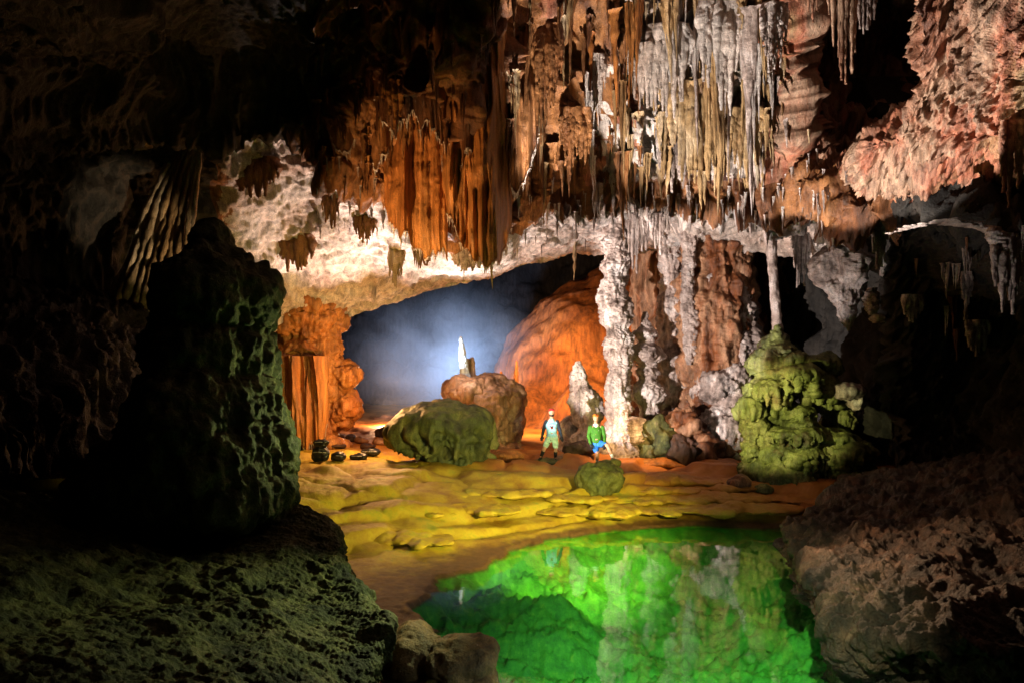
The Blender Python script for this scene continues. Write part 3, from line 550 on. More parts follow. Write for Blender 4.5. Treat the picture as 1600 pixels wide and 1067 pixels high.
# hanging bulb right
pagoda('hanging_bulb', 18.6, [(1318,372,10),(1318,395,34),(1316,425,37),(1318,450,30),(1322,480,18),(1325,505,8),(1326,518,1)], 'crust', 'pale bulbous fluted formation hanging beside the dark wall', 'stalactite', 21, 1.3, 300, 120, .6)
for x, y1, y2, D, w, lb in [(1362,450,490,18,9,'pink knobbly lump just right of the hanging bulb'), (1370,490,503,18,10,'small pale knob under the pink lump')]:
    stal('rock_lump', [(x,y1,D,2),(x,(y1+y2)/2,D,w),(x+2,y2,D,w*.6),(x+2,y2+2,D,1)], 'crust', lb, 'rock lump', d_column(1.2, 1.5, 1, 5, 8), 80, 40)
o = blob('rock_shelf', [E(1320,612,18.6,30,10,.6), E(1338,625,18.6,12,16,.4), E(1300,612,19,20,10,.6)], .045, 'crust', flow(.12, 3, .08, .12, 61, 1, .2), 3)
tag(o, 'small pinkish crusted shelf right of the green stalagmite', 'rock shelf')

# ------------------------------------------------------------------ foreground: left mound, left bank, right rock
o = blob('dark_mound', [E(338,425,10.4,28,46,.7), E(346,480,10.4,68,75,1.3), E(336,560,10.4,80,100,1.4), E(329,680,10.2,95,150,1.6), E(270,760,10.4,110,90,1.6), E(372,730,10,64,90,1.3), E(376,770,9.9,64,52,1.2), E(379,470,10.4,42,50,.9), E(334,380,10.4,18,24,.45)], .04, 'moss', lambda p, n: .14*fbm(p, 1.1, 3, 4, .5)+.07*rdg(p, (1.6, 1.6, .5), 6, 3)+.10*popcorn(p, (4.6, 4.6, 3.2), 3)+.06*popcorn(p, 10, 4)+.10*(flute(p, 3, 9, .15)-.55)+.012*fbm(p, 14, 4, 2), 4)
tag(o, 'towering dark moss covered mound in the left foreground', 'stalagmite')
lb_rows = [
 [(-700,800,6.5),(-100,770,8.5),(150,780,9.6),(330,790,10.4),(470,800,10.6),(512,812,10.5),(532,828,10.5),(536,845,10.6)],
 [(-700,900,4.8),(-100,830,7.2),(150,830,8.6),(330,830,9.6),(460,835,9.7),(520,848,9.6),(540,875,9.6),(548,905,9.7)],
 [(-700,1100,3.6),(-100,950,5.6),(150,920,7),(330,910,7.8),(450,905,8.3),(540,920,8.5),(575,945,8.5),(582,985,8.5)],
 [(-700,1400,2.6),(-100,1080,4.4),(150,1020,5.6),(330,990,6.6),(450,975,7.3),(560,965,7.8),(608,975,7.8),(605,1020,7.8)],
 [(-700,1900,2),(-100,1300,3.2),(150,1160,4.4),(330,1090,5.4),(450,1060,6.2),(540,1040,6.8),(585,1045,7.0),(580,1090,7.0)],
 [(-700,2600,1.5),(-100,1700,2.2),(150,1450,3),(330,1300,3.8),(450,1200,4.6),(520,1150,5.4),(545,1180,5.6),(545,1260,5.6)]]
lbk, _, _ = psheet('mossy_bank', lb_rows, None, 460, 420, lambda p, n, u, v: .16*fbm(p, .7, 5, 4, .5)+.10*(rdg(p+.4*pn(p, .6, 2)[:, None], (.8, 2.4, 1.4), 6, 3)-.6)+.035*fbm(p, (4, 8, 5), 8, 3, .55)*(1+2*pn(p, .8, 77))+.018*popcorn(p, 20, 5)+.012*fbm(p, 26, 9, 2), 'moss', -1)
tag(lbk, kind='structure')
rr_rows = [
 [(1330,745,17),(1400,735,16),(1500,725,14.5),(1620,715,13.5),(1900,690,12),(2400,650,10)],
 [(1275,800,13),(1370,770,13.2),(1480,755,12.4),(1620,745,11.5),(1900,730,10),(2400,700,8)],
 [(1228,818,12.2),(1320,830,11),(1430,825,10.6),(1600,810,9.8),(1900,800,8.4),(2400,800,7)],
 [(1240,850,11.2),(1300,880,9.8),(1400,880,9.3),(1600,870,8.6),(1900,870,7.2),(2400,880,6)],
 [(1285,925,9.0),(1320,955,8.2),(1420,955,7.8),(1600,955,7.1),(1900,980,6),(2400,1000,5)],
 [(1302,965,8.2),(1318,985,7.8),(1420,1000,7.2),(1600,1015,6.7),(1900,1060,5.6),(2400,1100,4.6)],
 [(1322,1000,8.3),(1338,1025,7.9),(1430,1050,7.5),(1600,1060,7.0),(1900,1120,5.8),(2400,1200,4.8)],
 [(1325,1090,8.6),(1345,1110,8.0),(1430,1130,7.6),(1600,1150,7.0),(1900,1250,5.8),(2400,1350,4.8)]]
rr_rows = [[(r[0][0]-2, r[0][1]+(38 if i < 5 else 20), r[0][2]+.5), (r[0][0]+4, r[0][1]+14, r[0][2]+.15)]+r for i, r in enumerate(rr_rows)]
o, _, _ = psheet('shore_boulder', rr_rows, None, 420, 460, lambda p, n, u, v: .20*fbm(p, 1.1, 5, 5, .6)+.12*rdg(p, (1.5, 2, 2), 6, 4)+.10*(rdg(p+.3*pn(p, .8, 2)[:, None], (.9, .9, 4.5), 16, 3)-.6)+.04*popcorn(p, 3.5, 3)*(1+2*pn(p, .9, 4))+.02*popcorn(p, 11, 5)+.02*fbm(p, 18, 7, 2), 'right', -1)
tag(o, 'broad dark brown boulder overhanging the pool at right foreground', 'boulder')
for a, b, D, w1, h1, lb in [(722,1018,8.0,56,32,'rounded brown rock lobe in the pool at the near left shore'), (650,1010,8.2,48,40,'brown shore rock beside the mossy bank')]:
    o = blob('shore_rock', [E(a, b, D, w1, h1, .5), E(a-14, b+14, D-.1, w1*.8, h1*.8, .45), ('s', P(a, b+20, D)-[0, 0, .2], (w1*D/F, .5, .3))], .03, 'shorebrown', lambda p, n: .11*fbm(p, 1.5, 5, 4, .5)+.015*fbm(p, 12, 7, 4), 6)
    tag(o, lb, 'rock')

# ------------------------------------------------------------------ stalactites hanging from the ceiling sheet
vis = CV[::3, ::3]
vp = np.concatenate([vis.reshape(-1, 3), RWV[::3, ::3].reshape(-1, 3)]); vp = vp[vp[:, 1] > 5]
vpx = 800+vp[:, 0]/vp[:, 1]*F; vpy = HZ-(vp[:, 2]-CZ)/vp[:, 1]*F
def hit(px, py):                                # first ceiling point met by that sight line
    k = (np.abs(vpx-px) < 7) & (np.abs(vpy-py) < 7)
    if not k.any(): k = (np.abs(vpx-px) < 25) & (np.abs(vpy-py) < 25)
    if not k.any(): return None
    i = np.where(k)[0]; return vp[i[np.argmin(vp[i, 1])]]
def icicle(seed, prongs=1, nr=34, nt=12, rad=.075):
    r_ = np.random.default_rng(seed); parts = []
    for k in range(prongs):
        L = 1 if k == 0 else r_.uniform(.45, .9); ox, oy = (0, 0) if k == 0 else r_.uniform(-.13, .13, 2)
        t = np.linspace(0, 1, nr); rr = rad*(1 if k == 0 else .7)*((1-t)**.75*.8+.2*(1-t)+.03)*(1+.22*np.array([pn(np.array([[x*7+seed, k, 0.]]), 1, seed)[0] for x in t])*2)
        rr[0] *= 1.5; rr[-1] = .003; th = np.linspace(0, 2*math.pi, nt, endpoint=False)
        bx = ox*(1-.3*t)+.03*np.sin(t*3+seed); by = oy*(1-.3*t)
        V = np.zeros((nr, nt, 3)); fl = 1+.22*np.cos(th*3+seed)+.12*np.cos(th*5+seed*2)
        V[:, :, 0] = bx[:, None]+rr[:, None]*np.cos(th)*fl; V[:, :, 1] = by[:, None]+rr[:, None]*np.sin(th)*fl; V[:, :, 2] = -(t*L)[:, None]+.0
        p_ = V.reshape(-1, 3); ax = np.repeat(np.stack([bx, by, -(t*L)], 1), nt, 0); dv = p_-ax
        V = ax+dv*(1+.75*fbm(p_, (26, 26, 7), seed+k, 3)+.35*popcorn(p_, (22, 22, 13), seed+k))[:, None]; V[:, 2] = p_[:, 2]
        parts.append((V, gridq(nr, nt, True)))
    return join(parts)
IC = {}
def ice_mesh(kind, mat, i):
    key = (kind, mat, i)
    if key not in IC:
        v, q = icicle(i*7+kind*131, [1, 4, 7][kind], rad=[.06, .055, .05][kind])
        o = mk('stalactite', v, q, mat); IC[key] = o.data; bpy.data.objects.remove(o)
    return IC[key]
def hang(p, L, wf, mat, label, group=None, kind=0, name='stalactite', cat='stalactite', up=.15):
    me = ice_mesh(kind, mat, random.randrange(7)); o = bpy.data.objects.new(name, me); COL.objects.link(o)
    o.location = (p[0], p[1], p[2]+up); o.scale = (wf*L, wf*L, L+up); o.rotation_euler = (random.uniform(-.04, .04), random.uniform(-.04, .04), random.uniform(0, 6.28))
    return tag(o, label, cat, group)
STUFF = {'pale': [], 'ceiling': [], 'crust': []}
def scatter(n, x0, x1, y0, y1, l0, l1, w0, w1, mats, label, group, kinds=(0, 0, 1), acc=None, fwd=(0, .35), stuff=None):
    k = 0
    for _ in range(n*6):
        if k >= n: break
        px, py = random.uniform(x0, x1), random.uniform(y0, y1)
        if acc and not acc(px, py): continue
        h = hit(px, py)
        if h is None: continue
        q = h.copy(); q[1] -= random.uniform(*fwd); s = q[1]/F; L = random.uniform(l0, l1)*s
        if stuff:
            kd = random.choice(kinds); v_, q_ = icicle(random.randrange(9)+kd*40, [1, 3, 5][kd], 16, 7); w_ = random.uniform(w0, w1)*L; a_ = random.uniform(0, 6.28)
            c_, s_ = math.cos(a_), math.sin(a_); x_, y_ = v_[:, 0]*w_, v_[:, 1]*w_
            STUFF[stuff].append((np.c_[x_*c_-y_*s_+q[0], x_*s_+y_*c_+q[1], v_[:, 2]*(L+.1)+q[2]+.1], q_))
        else: hang(q, L, random.uniform(w0, w1), random.choice(mats), label, group, random.choice(kinds))
        k += 1
scatter(26, 1000, 1232, -60, 150, 70, 230, .25, .75, ['pale', 'white', 'crust'], 'long pale stalactite in the brightly lit curtain at upper right', 'long pale stalactites at upper right', (0, 0, 1, 1))
scatter(50, 1020, 1230, 110, 262, 35, 95, .6, 1.2, ['white', 'pale', 'crust'], 'short pale stalactite low in the brightly lit curtain at upper right', 'short pale stalactites at upper right', (0, 1, 2))
scatter(34, 790, 1000, -20, 270, 50, 160, .30, .8, ['ceiling', 'ceiling', 'orange', 'ceiling', 'pale'], 'rust brown stalactite on the dim curtain above the arch', 'rust brown stalactites above the arch', (0, 1, 1, 2))
scatter(45, 815, 1300, 300, 348, 14, 36, .6, 1.1, ['crust', 'white'], 'small white stalactite fringing the ledge above the columns', 'small white stalactites along the ledge', (0, 0, 1), fwd=(0, .2))
scatter(14, 480, 700, 190, 290, 18, 40, .7, 1.3, ['ceiling', 'ceiling', 'orange'], 'orange brown stalactite on the lower hem of the middle curtain', 'orange brown stalactites on the middle hem', (1, 2, 0), fwd=(0, .2))
scatter(14, 1420, 1580, 370, 520, 16, 50, .8, 1.3, ['crust', 'column'], 'small pinkish stalactite in the dark right recess', 'small stalactites in the dark right recess', (1, 2))
scatter(16, 915, 940, 90, 330, 30, 70, .5, 1.0, ['white'], 'white stalactite in the narrow bright streak above the arch', 'white stalactites in the bright streak', (1, 2), fwd=(.1, .5))
scatter(170, 980, 1235, -60, 285, 12, 60, .5, 1.3, [], '', '', (0, 1, 2), stuff='pale')
scatter(110, 480, 1000, -20, 300, 12, 60, .5, 1.3, [], '', '', (0, 1, 2), stuff='ceiling')
scatter(260, 480, 1320, 236, 385, 5, 20, .7, 1.4, [], '', '', (0, 1, 2), fwd=(0, .15), stuff='crust')
for m_, lb in (('pale', 'countless tiny pale drips between the lit stalactites at upper right'), ('ceiling', 'countless tiny brown drips on the dim middle curtains'), ('crust', 'countless tiny white drips fringing the ledge and underside')):
    v, q = join(STUFF[m_]); tag(mk('tiny_drips', v, q, m_), lb, 'drips', kind='stuff')
# single stalactites under the arch lip (top px,py, tip py, width factor)
for px, y0, y1, wf, kd, mt, lb in [(897,398,446,.9,0,'pale','slim pointed stalactite hanging alone against the dark void'), (765,402,456,.85,1,'pale','pointed stalactite on the lip above the smoke, left of the lone slim one'),
  (722,416,445,.9,1,'crust','short frosty stalactite on the lip above the white spire'), (812,398,416,.9,0,'pale','tiny stalactite between two longer ones on the arch lip'),
  (656,400,430,1.6,2,'pale','small ragged tooth on the white underside'), (590,462,486,1.5,2,'white','pink tooth cluster near the low end of the arch'), (842,396,412,.8,0,'crust','tiny white tip right on the arch lip')]:
    h = hit(px, y0-6)
    if h is None: h = P(px, y0, 24)
    s = h[1]/F; o = hang(h, (y1-y0+6)*s, wf, mt, lb, None, kd)

# draperies: thick folded curtains with a ragged hem
def drape(name, path, top, hem, mat, label, seed=0, nu=150, nv=90, th=.16, cat='drapery', rag=.12, fold=.22, rim=True):
    """path: [(px, D)] along the curtain; top / hem: py at each path point"""
    k = np.linspace(0, 1, len(path)); u = np.linspace(0, 1, nu)
    px = np.interp(u, k, [a for a, _ in path]); D = smooth1(np.interp(u, k, [b for _, b in path]), 9)
    yt = smooth1(np.interp(u, k, top), 9); yh = smooth1(np.interp(u, k, hem), 9); v = np.linspace(0, 1, nv)
    PX = px[None]*np.ones((nv, 1)); DD = D[None]*np.ones((nv, 1)); PY = yt[None]*(1-v[:, None])+yh[None]*v[:, None]
    V = np.stack([(PX-800)/F*DD, DD, CZ+(HZ-PY)/F*DD], -1); p = V.reshape(-1, 3); vv = np.repeat(v, nu)
    f = fold*(flute(p*[1, 0, 1]+[0, seed, 0], 1.5, seed, .10, 2)-.6)*1.6+.5*fold*(flute(p*[1, 0, 1], 4.6, seed+2, .09, 2)-.6)+.3*fold*fbm(p, 1.4, seed+3, 3)+.02*popcorn(p, 8, seed)
    tip = rag*np.clip(flute(p*[1, 0, 0], 3.5, seed+5, .1, 2)-.35, 0, 1)*2.2+rag*.6*np.clip(flute(p*[1, 0, 0], 9, seed+6, .1, 1)-.4, 0, 1)
    edge = np.minimum(np.tile(u, nv), 1-np.tile(u, nv))*8; edge = np.clip(edge, 0, 1)**.5
    t = th*edge*(1-.75*sst(.75, 1, vv))+.006
    fr = p.copy(); fr[:, 1] -= f+t; fr[:, 2] -= tip*sst(.7, 1, vv)
    bk = p.copy(); bk[:, 1] += -f+t; bk[:, 2] -= tip*sst(.7, 1, vv)
    A_ = fr.reshape(nv, nu, 3); B_ = bk.reshape(nv, nu, 3); ring = np.concatenate([A_, B_[:, ::-1]], 1)
    q = gridq(nv, 2*nu, True); V2 = ring.reshape(-1, 3)
    i = np.arange(nu-1); base = (nv-1)*2*nu; cap = np.stack([base+i, base+i+1, base+2*nu-2-i, base+2*nu-1-i], 1)[:, ::-1]
    o = mk(name, V2, np.vstack([q, cap]), mat); tag(o, label, cat)
    if rim:
        hb = .5*(A_[-1]+B_[-1]); n_ = len(hb); th_ = np.linspace(0, 2*math.pi, 6, endpoint=False); rr = .022+.030*np.abs(pn(hb, 9, seed))
        T = np.zeros((n_, 6, 3)); T[:, :, 0] = hb[:, 0:1]; T[:, :, 1] = hb[:, 1:2]+.02+rr[:, None]*np.cos(th_); T[:, :, 2] = hb[:, 2:3]+rr[:, None]*np.sin(th_)
        pr = [(T.reshape(-1, 3), gridq(n_, 6, True))]; r_ = np.random.default_rng(seed)
        for k in range(2, n_-2, 3):
            if r_.random() < .35: continue
            v_, q_ = icicle(r_.integers(9), 1, 8, 5); L = r_.uniform(.06, .26); pr.append((v_*[L*.9+.1, L*.9+.1, L*(1 if r_.random() < .75 else -1)]+hb[k], q_))
        v_, q_ = join(pr); mk('hem_fringe_rimlight', v_, q_, 'white', parent=o)  # white calcite edge, also standing in for backlight along the hem
    return o
drape('drapery', [(478,15.9),(492,15.7),(503,15.8)], [60,50,40], [228,238,165], 'ceiling', 'narrow hanging fold with a glowing hem, leftmost of the middle curtains', 3, 60)
drape('drapery', [(512,15.6),(528,15.3),(548,15.3),(566,15.6)], [20,0,0,20], [185,228,222,150], 'ceiling', 'U shaped hanging curtain with a pale looped hem', 5, 80, fold=.14)
drape('drapery', [(566,16),(590,15.6),(612,15.7)], [60,40,40], [205,262,215], 'ceiling', 'brown fold between the looped curtain and the garland shaped one', 15, 70)
drape('drapery', [(588,15.3),(612,15.0),(640,15.0),(672,15.0),(700,15.1),(716,15.3)], [20]*6, [150,196,172,188,208,160], 'ceiling', 'wide curtain with a garland shaped bright hem', 7, 170, rag=.2)
drape('drapery', [(700,15.4),(722,15.0),(748,14.9),(766,15.3)], [-60]*4, [208,240,205,120], 'ceiling', 'deep folded curtain with a fringed bright hem right of the garland', 9, 110, rag=.2)
drape('drapery', [(600,15.9),(628,15.7),(662,15.7),(700,15.8)], [205,190,190,190], [318,352,382,385], 'orange', 'orange comb shaped curtain slanting to the left', 11, 150, rag=.22)
drape('drapery', [(688,15.9),(712,15.5),(735,15.4),(756,15.3),(778,15.4),(800,15.8)], [170,160,120,60,40,20], [300,345,392,400,402,335], 'orange', 'biggest orange drapery, hanging lowest in the centre', 13, 200, th=.45, fold=.42, rag=.16)
drape('drapery', [(786,16.2),(806,15.8),(826,15.8),(842,16.2)], [-60]*4, [250,290,262,200], 'ceiling', 'tall dark brown curtain right of the biggest orange drapery', 17, 110, th=.35, fold=.3)
# right side of the arch: pieces hanging over the columns
drape('drapery', [(432,22.2),(455,21.9),(480,21.8),(500,22.0),(512,22.3)], [556]*5, [630,668,690,672,640], 'orange', 'organ pipe curtain in front of the orange column', 43, 160, rag=.5, fold=.3, th=.2)
def cluster(px, y0, y1, w, D, n, mat, label, seed=0, cat='stalactite cluster', keep=False):
    h = None if keep else hit(px, y0)
    if h is not None: D = h[1]-.08
    elif not D: D = 14.0
    y0 -= .22*F/D
    r_ = np.random.default_rng(seed); pr = []
    n = int(n*1.7)
    for k in range(n):
        u_ = (k+.5)/n*2-1+r_.uniform(-.15, .15); L = (y1-y0)*(1-.55*u_*u_)*r_.uniform(.55, 1); x = px+u_*w
        pts = [(x*.8+px*.2, y0-6, D+r_.uniform(-.12, .12), w*r_.uniform(.18, .32)), (x, y0+L*.3, D-.1, w*r_.uniform(.13, .24)), (x+r_.uniform(-1, 1), y0+L*.7, D-.1, w*.09), (x+r_.uniform(-1, 1), y0+L, D-.1, .8)]
        pr.append(loft(pts, 60, 16, d_column(1.3, .4, 1.6, seed+k, 10)))
    v, q = join(pr); return tag(mk('stalactite_cluster', v, q, mat), label, cat)
cluster(1318, -70, 150, 26, 14.6, 9, 'wall', 'reddish hanging cluster with pale tips inside the black gap', 71, keep=True)
cluster(1352, -60, 80, 20, 15.0, 7, 'crust', 'greyish cluster at the right of the black gap', 72, keep=True)
cluster(1262, -60, 60, 20, 15.4, 7, 'wall', 'short dim reddish cluster at the left of the black gap', 73, keep=True)
v, q = loft([(1388,366,13.4,1.5),(1410,358,13.3,6),(1440,352,13.2,11),(1475,346,13.0,10),(1510,349,12.9,14),(1540,358,12.8,10),(1556,372,12.7,6),(1562,390,12.7,3)], 200, 30, d_column(3.0, 1.2, 2.2, 75, 9))
tag(mk('calcite_rim', v, q, 'crust'), 'thin pale calcite rim arching across the dark right wall', 'calcite rim')
cluster(619, 402, 458, 12, 0, 7, 'pale', 'stubby ochre cluster like a tooth hanging from the white underside', 31)
cluster(735, 398, 430, 30, 0, 12, 'crust', 'frosted pale fringe cluster below the biggest orange drapery', 33)
cluster(517, 322, 362, 13, 0, 7, 'ceiling', 'brown shard cluster on the left part of the white underside', 35)
cluster(570, 356, 390, 16, 0, 8, 'ceiling', 'brown slanting cluster in the middle of the white underside', 37)
cluster(462, 385, 432, 30, 0, 12, 'ceiling', 'reddish fluted cluster low on the left underside', 39)
cluster(400, 268, 318, 34, 0, 12, 'ceiling', 'dark brown spiky cluster high on the left underside', 41)
cluster(660, 400, 428, 14, 0, 7, 'ceiling', 'small ragged brown cluster beside the stubby ochre one', 43)
cluster(1208, 290, 368, 9, 0, 5, 'ceiling', 'brown stub hanging in front of the dark ledge', 45)
cluster(1252, 372, 462, 13, 19.7, 6, 'crust', 'ragged white ribbon cluster hanging right of the thin white column', 3)
cluster(995, 352, 436, 15, 20.9, 7, 'crust', 'white hanging cluster left of the rust brown column', 5)
cluster(1030, 352, 400, 14, 21.3, 6, 'crust', 'short white cluster just above the rust brown column', 6)
cluster(1300, 8, 110, 20, 14.4, 7, 'pale', 'pale pronged cluster in the dark gap at upper right', 7)
cluster(1510, 445, 510, 9, 14.6, 5, 'crust', 'narrow pinkish cluster in the dark right recess', 9)
cluster(1528, 520, 566, 17, 14.4, 7, 'crust', 'pinkish fan shaped cluster low on the dark right wall', 11)
cluster(1575, 390, 500, 24, 13.2, 8, 'crust', 'largest pinkish cluster on the dark right wall', 13)
cluster(1580, 215, 340, 17, 10.6, 6, 'wall', 'brown twisted cluster at the right edge below the lit wall', 15)
cluster(1425, 480, 506, 17, 15.6, 7, 'crust', 'little comb of pale teeth on the dark right wall', 17)
cluster(1375, 360, 440, 12, 17.0, 6, 'crust', 'dim grey cluster between the hanging bulb and the dark wall', 19)
cluster(1045, 60, 205, 34, 14.9, 10, 'white', 'biggest white shard cluster in the bright upper curtain', 21)
cluster(1085, 150, 330, 38, 15.6, 12, 'pale', 'long ochre and white cluster reaching down to the ledge', 23)
cluster(1130, 20, 190, 40, 0, 12, 'white', 'broad white curtain cluster in the middle of the bright area', 51)
cluster(1010, 90, 190, 26, 0, 9, 'white', 'white cluster at the left end of the bright area', 53)
cluster(1165, 190, 285, 30, 0, 11, 'pale', 'ochre cluster low in the bright area', 55)
cluster(1210, 30, 130, 20, 0, 9, 'crust', 'frosty cluster at the right end of the bright area', 57)
cluster(1060, 230, 310, 30, 0, 11, 'crust', 'frosty cluster just above the left part of the ledge', 59)
cluster(900, 190, 290, 24, 0, 9, 'ceiling', 'rust cluster with long teeth above the lone slim stalactite', 61)
cluster(850, 60, 230, 26, 0, 9, 'ceiling', 'long dark rust cluster left of the bright streak', 63)
cluster(935, 105, 200, 12, 17.0, 7, 'white', 'bright white cluster alone on the rust brown curtain', 25)
cluster(615, 148, 205, 16, 14.9, 7, 'orange', 'orange teeth at the top of the garland curtain', 29)
# left: slanting strand column
sp_ = []
for i in range(17):
    t = i/16; x0 = 268+40*t; x1 = 178+112*t; y1 = 476+8*math.sin(i*1.7)
    w = 5.6-2.0*t
    sp_.append(loft([(x0+8, 205, 15.8, 2.5), (x0+6, 232, 15.6, w*.6), ((x0*.62+x1*.38)+3*math.sin(i*2.1), 320, 15.4+.05*(i % 3), w*.9), ((x0*.3+x1*.7), 400, 15.2-.1*(i % 2), w*1.1), (x1, y1-10, 15.1-.1*(i % 2), w*1.35), (x1-1, y1+12, 15.1, w*1.3)], 110, 18, d_column(1.1, .25, 1.4, i+3, 8)))
v, q = join(sp_); tag(mk('strand_column', v, q, 'pale'), 'slanting ribbed flowstone strands flaring down to the dark left slope', 'flowstone')
tag(mk('flowstone_horn', *loft([(283,108,14.6,1),(276,124,14.5,10),(262,132,14.5,13),(254,165,14.5,7),(250,200,14.6,6),(238,222,14.7,9),(205,232,14.8,12),(180,205,14.9,9),(170,180,15,2)], 160, 26, d_column(1.3, 1, 1, 5, 9)), 'pale'), 'curled pale flowstone hook high on the dark left side', 'flowstone')

def ray_ground(px, py, d0=15, d1=36):
    D = np.linspace(d0, d1, 220); x = (px-800)/F*D; z = CZ+(HZ-py)/F*D; k = np.where(z <= ground_z(x, D))[0]
    return D[k[0]] if len(k) else d1
# ------------------------------------------------------------------ rocks and bags on the terrace
def slab(px, py, D, w, h, mat, label, name='rock', seed=0, cat='rock', n=3, amp=.10):
    r_ = np.random.default_rng(seed+5); pr = [E(px+r_.uniform(-.4, .4)*w, py+r_.uniform(-.25, .3)*h, D+r_.uniform(-.1, .1), w*r_.uniform(.5, .8), h*r_.uniform(.5, .8), w*.8*D/F) for _ in range(n)]
    o = blob(name, pr+[E(px, py, D, w*.8, h*.8, w*.8*D/F)], max(.02, h*D/F/12), mat, lambda p, nn: amp*fbm(p, 2.2, seed, 4)+amp*.5*rdg(p, (2, 2, 6), seed+1, 2), 3)
    return tag(o, label, cat)
o = blob('boulder', [('s', P(936, 752, 17.5), (.56, .8, .50)), ('s', P(925, 749, 17.2), (.42, .5, .36)), ('s', P(945, 746, 18.4), (.50, .6, .40)), ('s', P(950, 752, 17.3), (.38, .5, .38))], .03, 'boulder', lambda p, n: .09*fbm(p, 1.8, 3, 5, .6)+.04*rdg(p, 3, 4, 3)-.05*sst(.25, .4, fbm(p, 3.2, 8, 2)), 3); tag(o, 'pitted olive green boulder under the raised foot of the man in green', 'boulder')
slab(958, 723, 18.95, 12, 8, 'boulder', 'small dark green knob on which the man in green sets his foot', 'rock', 4, 'rock', 2, .03)
DM1 = min(ray_ground(856, 719, 17), 21.5)+.1; print('DM1', DM1)
slab(853, 722, DM1, 26, 7, 'boulder', 'flat greenish slab under the man in the aqua shirt', 'rock', 5, 'rock', 3, .04)
slab(900, 703, DM1+.5, 28, 12, 'brownstone', 'dark layered slab leaning between the two men', 'rock', 6, 'rock', 5, .12)
slab(880, 716, DM1+.1, 13, 7, 'beige', 'small brown stone right of the flat greenish slab', 'rock', 7, 'rock', 2, .05)
for i, (a, b, D, w1, h1, mt, lb) in enumerate([(548,684,28,9,8,'brownstone','small brown rock on the glowing floor left of the smoke'), (566,688,27.5,14,5,'beige','flat pale rock on the glowing floor'), (598,676,29,14,10,'brownstone','dusky block beside the green boulder'),
   (600,690,26.5,20,6,'beige','low rubble heap touching the left end of the green boulder'), (534,681,28.6,7,5,'beige','small pale stone beside the orange column foot'), (576,697,25,12,4,'brownstone','thin dark stone on the orange floor'), (530,697,26,11,3.5,'brownstone','thin dark stone behind the black bags'),
   (1030,722,20.6,40,7,'orange','smooth orange ledge right of the olive boulder'), (790,712,22.8,34,13,'orange','crumbled orange rock at the foot of the beige boulder'), (1155,752,18.2,18,12,'column','small reddish rock at the foot of the green formation'), (1195,765,17.7,14,9,'greenrock','small green stone at the foot of the green formation'), (1440,640,15.8,3,3,'crust','tiny pale knob on the dark right wall')]):
    D = ray_ground(a, b+h1*.7, 16)
    if i < 11: slab(a, b, D, w1, h1, mt, lb, 'rock', 20+i, 'rock', 3, .06)
def bag(px, py, D, w, h, label, seed, roll=0):
    if not roll: D = min(ray_ground(px, py+h, 16), 23)
    else: D = roll
    bag.D = D
    e = bpy.data.objects.new('dry_bag', None); COL.objects.link(e); e.location = Vector(P(px, py+h, D)); tag(e, label, 'bag', 'black bags left on the terrace')
    c = P(px, py, D); s = D/F; bx, bz = w*s, h*s
    b = blob('bag_body', [('s', c, (bx, bx*.6, bz)), ('s', c+[bx*.35, 0, -bz*.25], (bx*.6, bx*.55, bz*.7)), ('s', c-[bx*.4, 0, bz*.2], (bx*.55, bx*.5, bz*.72))], .02, 'bag', lambda p, n: .05*fbm(p, 4, seed, 3)+.02*rdg(p, (3, 3, 9), seed, 2), 2)
    st = blob('bag_strap', [('c', c+[-bx*.7, -bx*.45, bz*.25], .012, c+[0, -bx*.68, bz*.38], .014), ('c', c+[0, -bx*.68, bz*.38], .014, c+[bx*.75, -bx*.42, bz*.22], .012)], .01, 'strap', None, 1)
    for o in (b, st): o.parent = e; o.matrix_parent_inverse = Matrix.Translation(-e.location)
    return e
bag(500, 709, 21.2, 14, 12, 'big black bag at the bottom of the pile', 1); bag(502, 692, 21.2, 12, 7, 'black bag lying on top of the biggest bag', 2, bag.D)
bag(528, 713, 21.0, 11, 7, 'small black bag right of the stacked pair', 3); bag(578, 706, 21.6, 16, 6, 'flat black bag nearest the green boulder', 4); bag(560, 713, 21.0, 13, 5, 'long low black bag left of the flat one', 5)

# ------------------------------------------------------------------ the two men
def person(label, D, head, tone=0):
    s = D/F
    def J(a, b, d=0): q = P(a, b, D); return q+[0, d, 0]
    return s, J
def hand(J, w, drn, side, mat, parent, D, name='glove'):
    """palm, four unequal bent fingers and a thumb off the side; w wrist point, drn pointing direction"""
    w = np.array(w); d = np.array(drn, float); d /= np.linalg.norm(d); x = np.array([1., 0, 0])*side; n = np.cross(d, x)
    pr = [('c', w, .028, w+d*.07, .034), ('c', w+d*.03-x*.02, .02, w+d*.085-x*.03, .018), ('c', w+d*.03+x*.02, .02, w+d*.085+x*.028, .018)]
    for k, L in enumerate((.070, .080, .074, .058)):
        b = w+d*.09+x*(.030-.020*k); m = b+d*L*.5-np.array([0, .012, 0]); t = m+d*L*.38-np.array([0, .030, 0])
        pr += [('c', b, .0105, m, .010), ('c', m, .010, t, .008)]
    b = w+d*.035+x*.034; m = b+d*.035+x*.026-np.array([0, .01, 0]); pr += [('c', b, .013, m, .012), ('c', m, .012, m+d*.03-np.array([0, .012, 0]), .009)]
    return blob(name, pr, .006, mat, None, 1, parent)
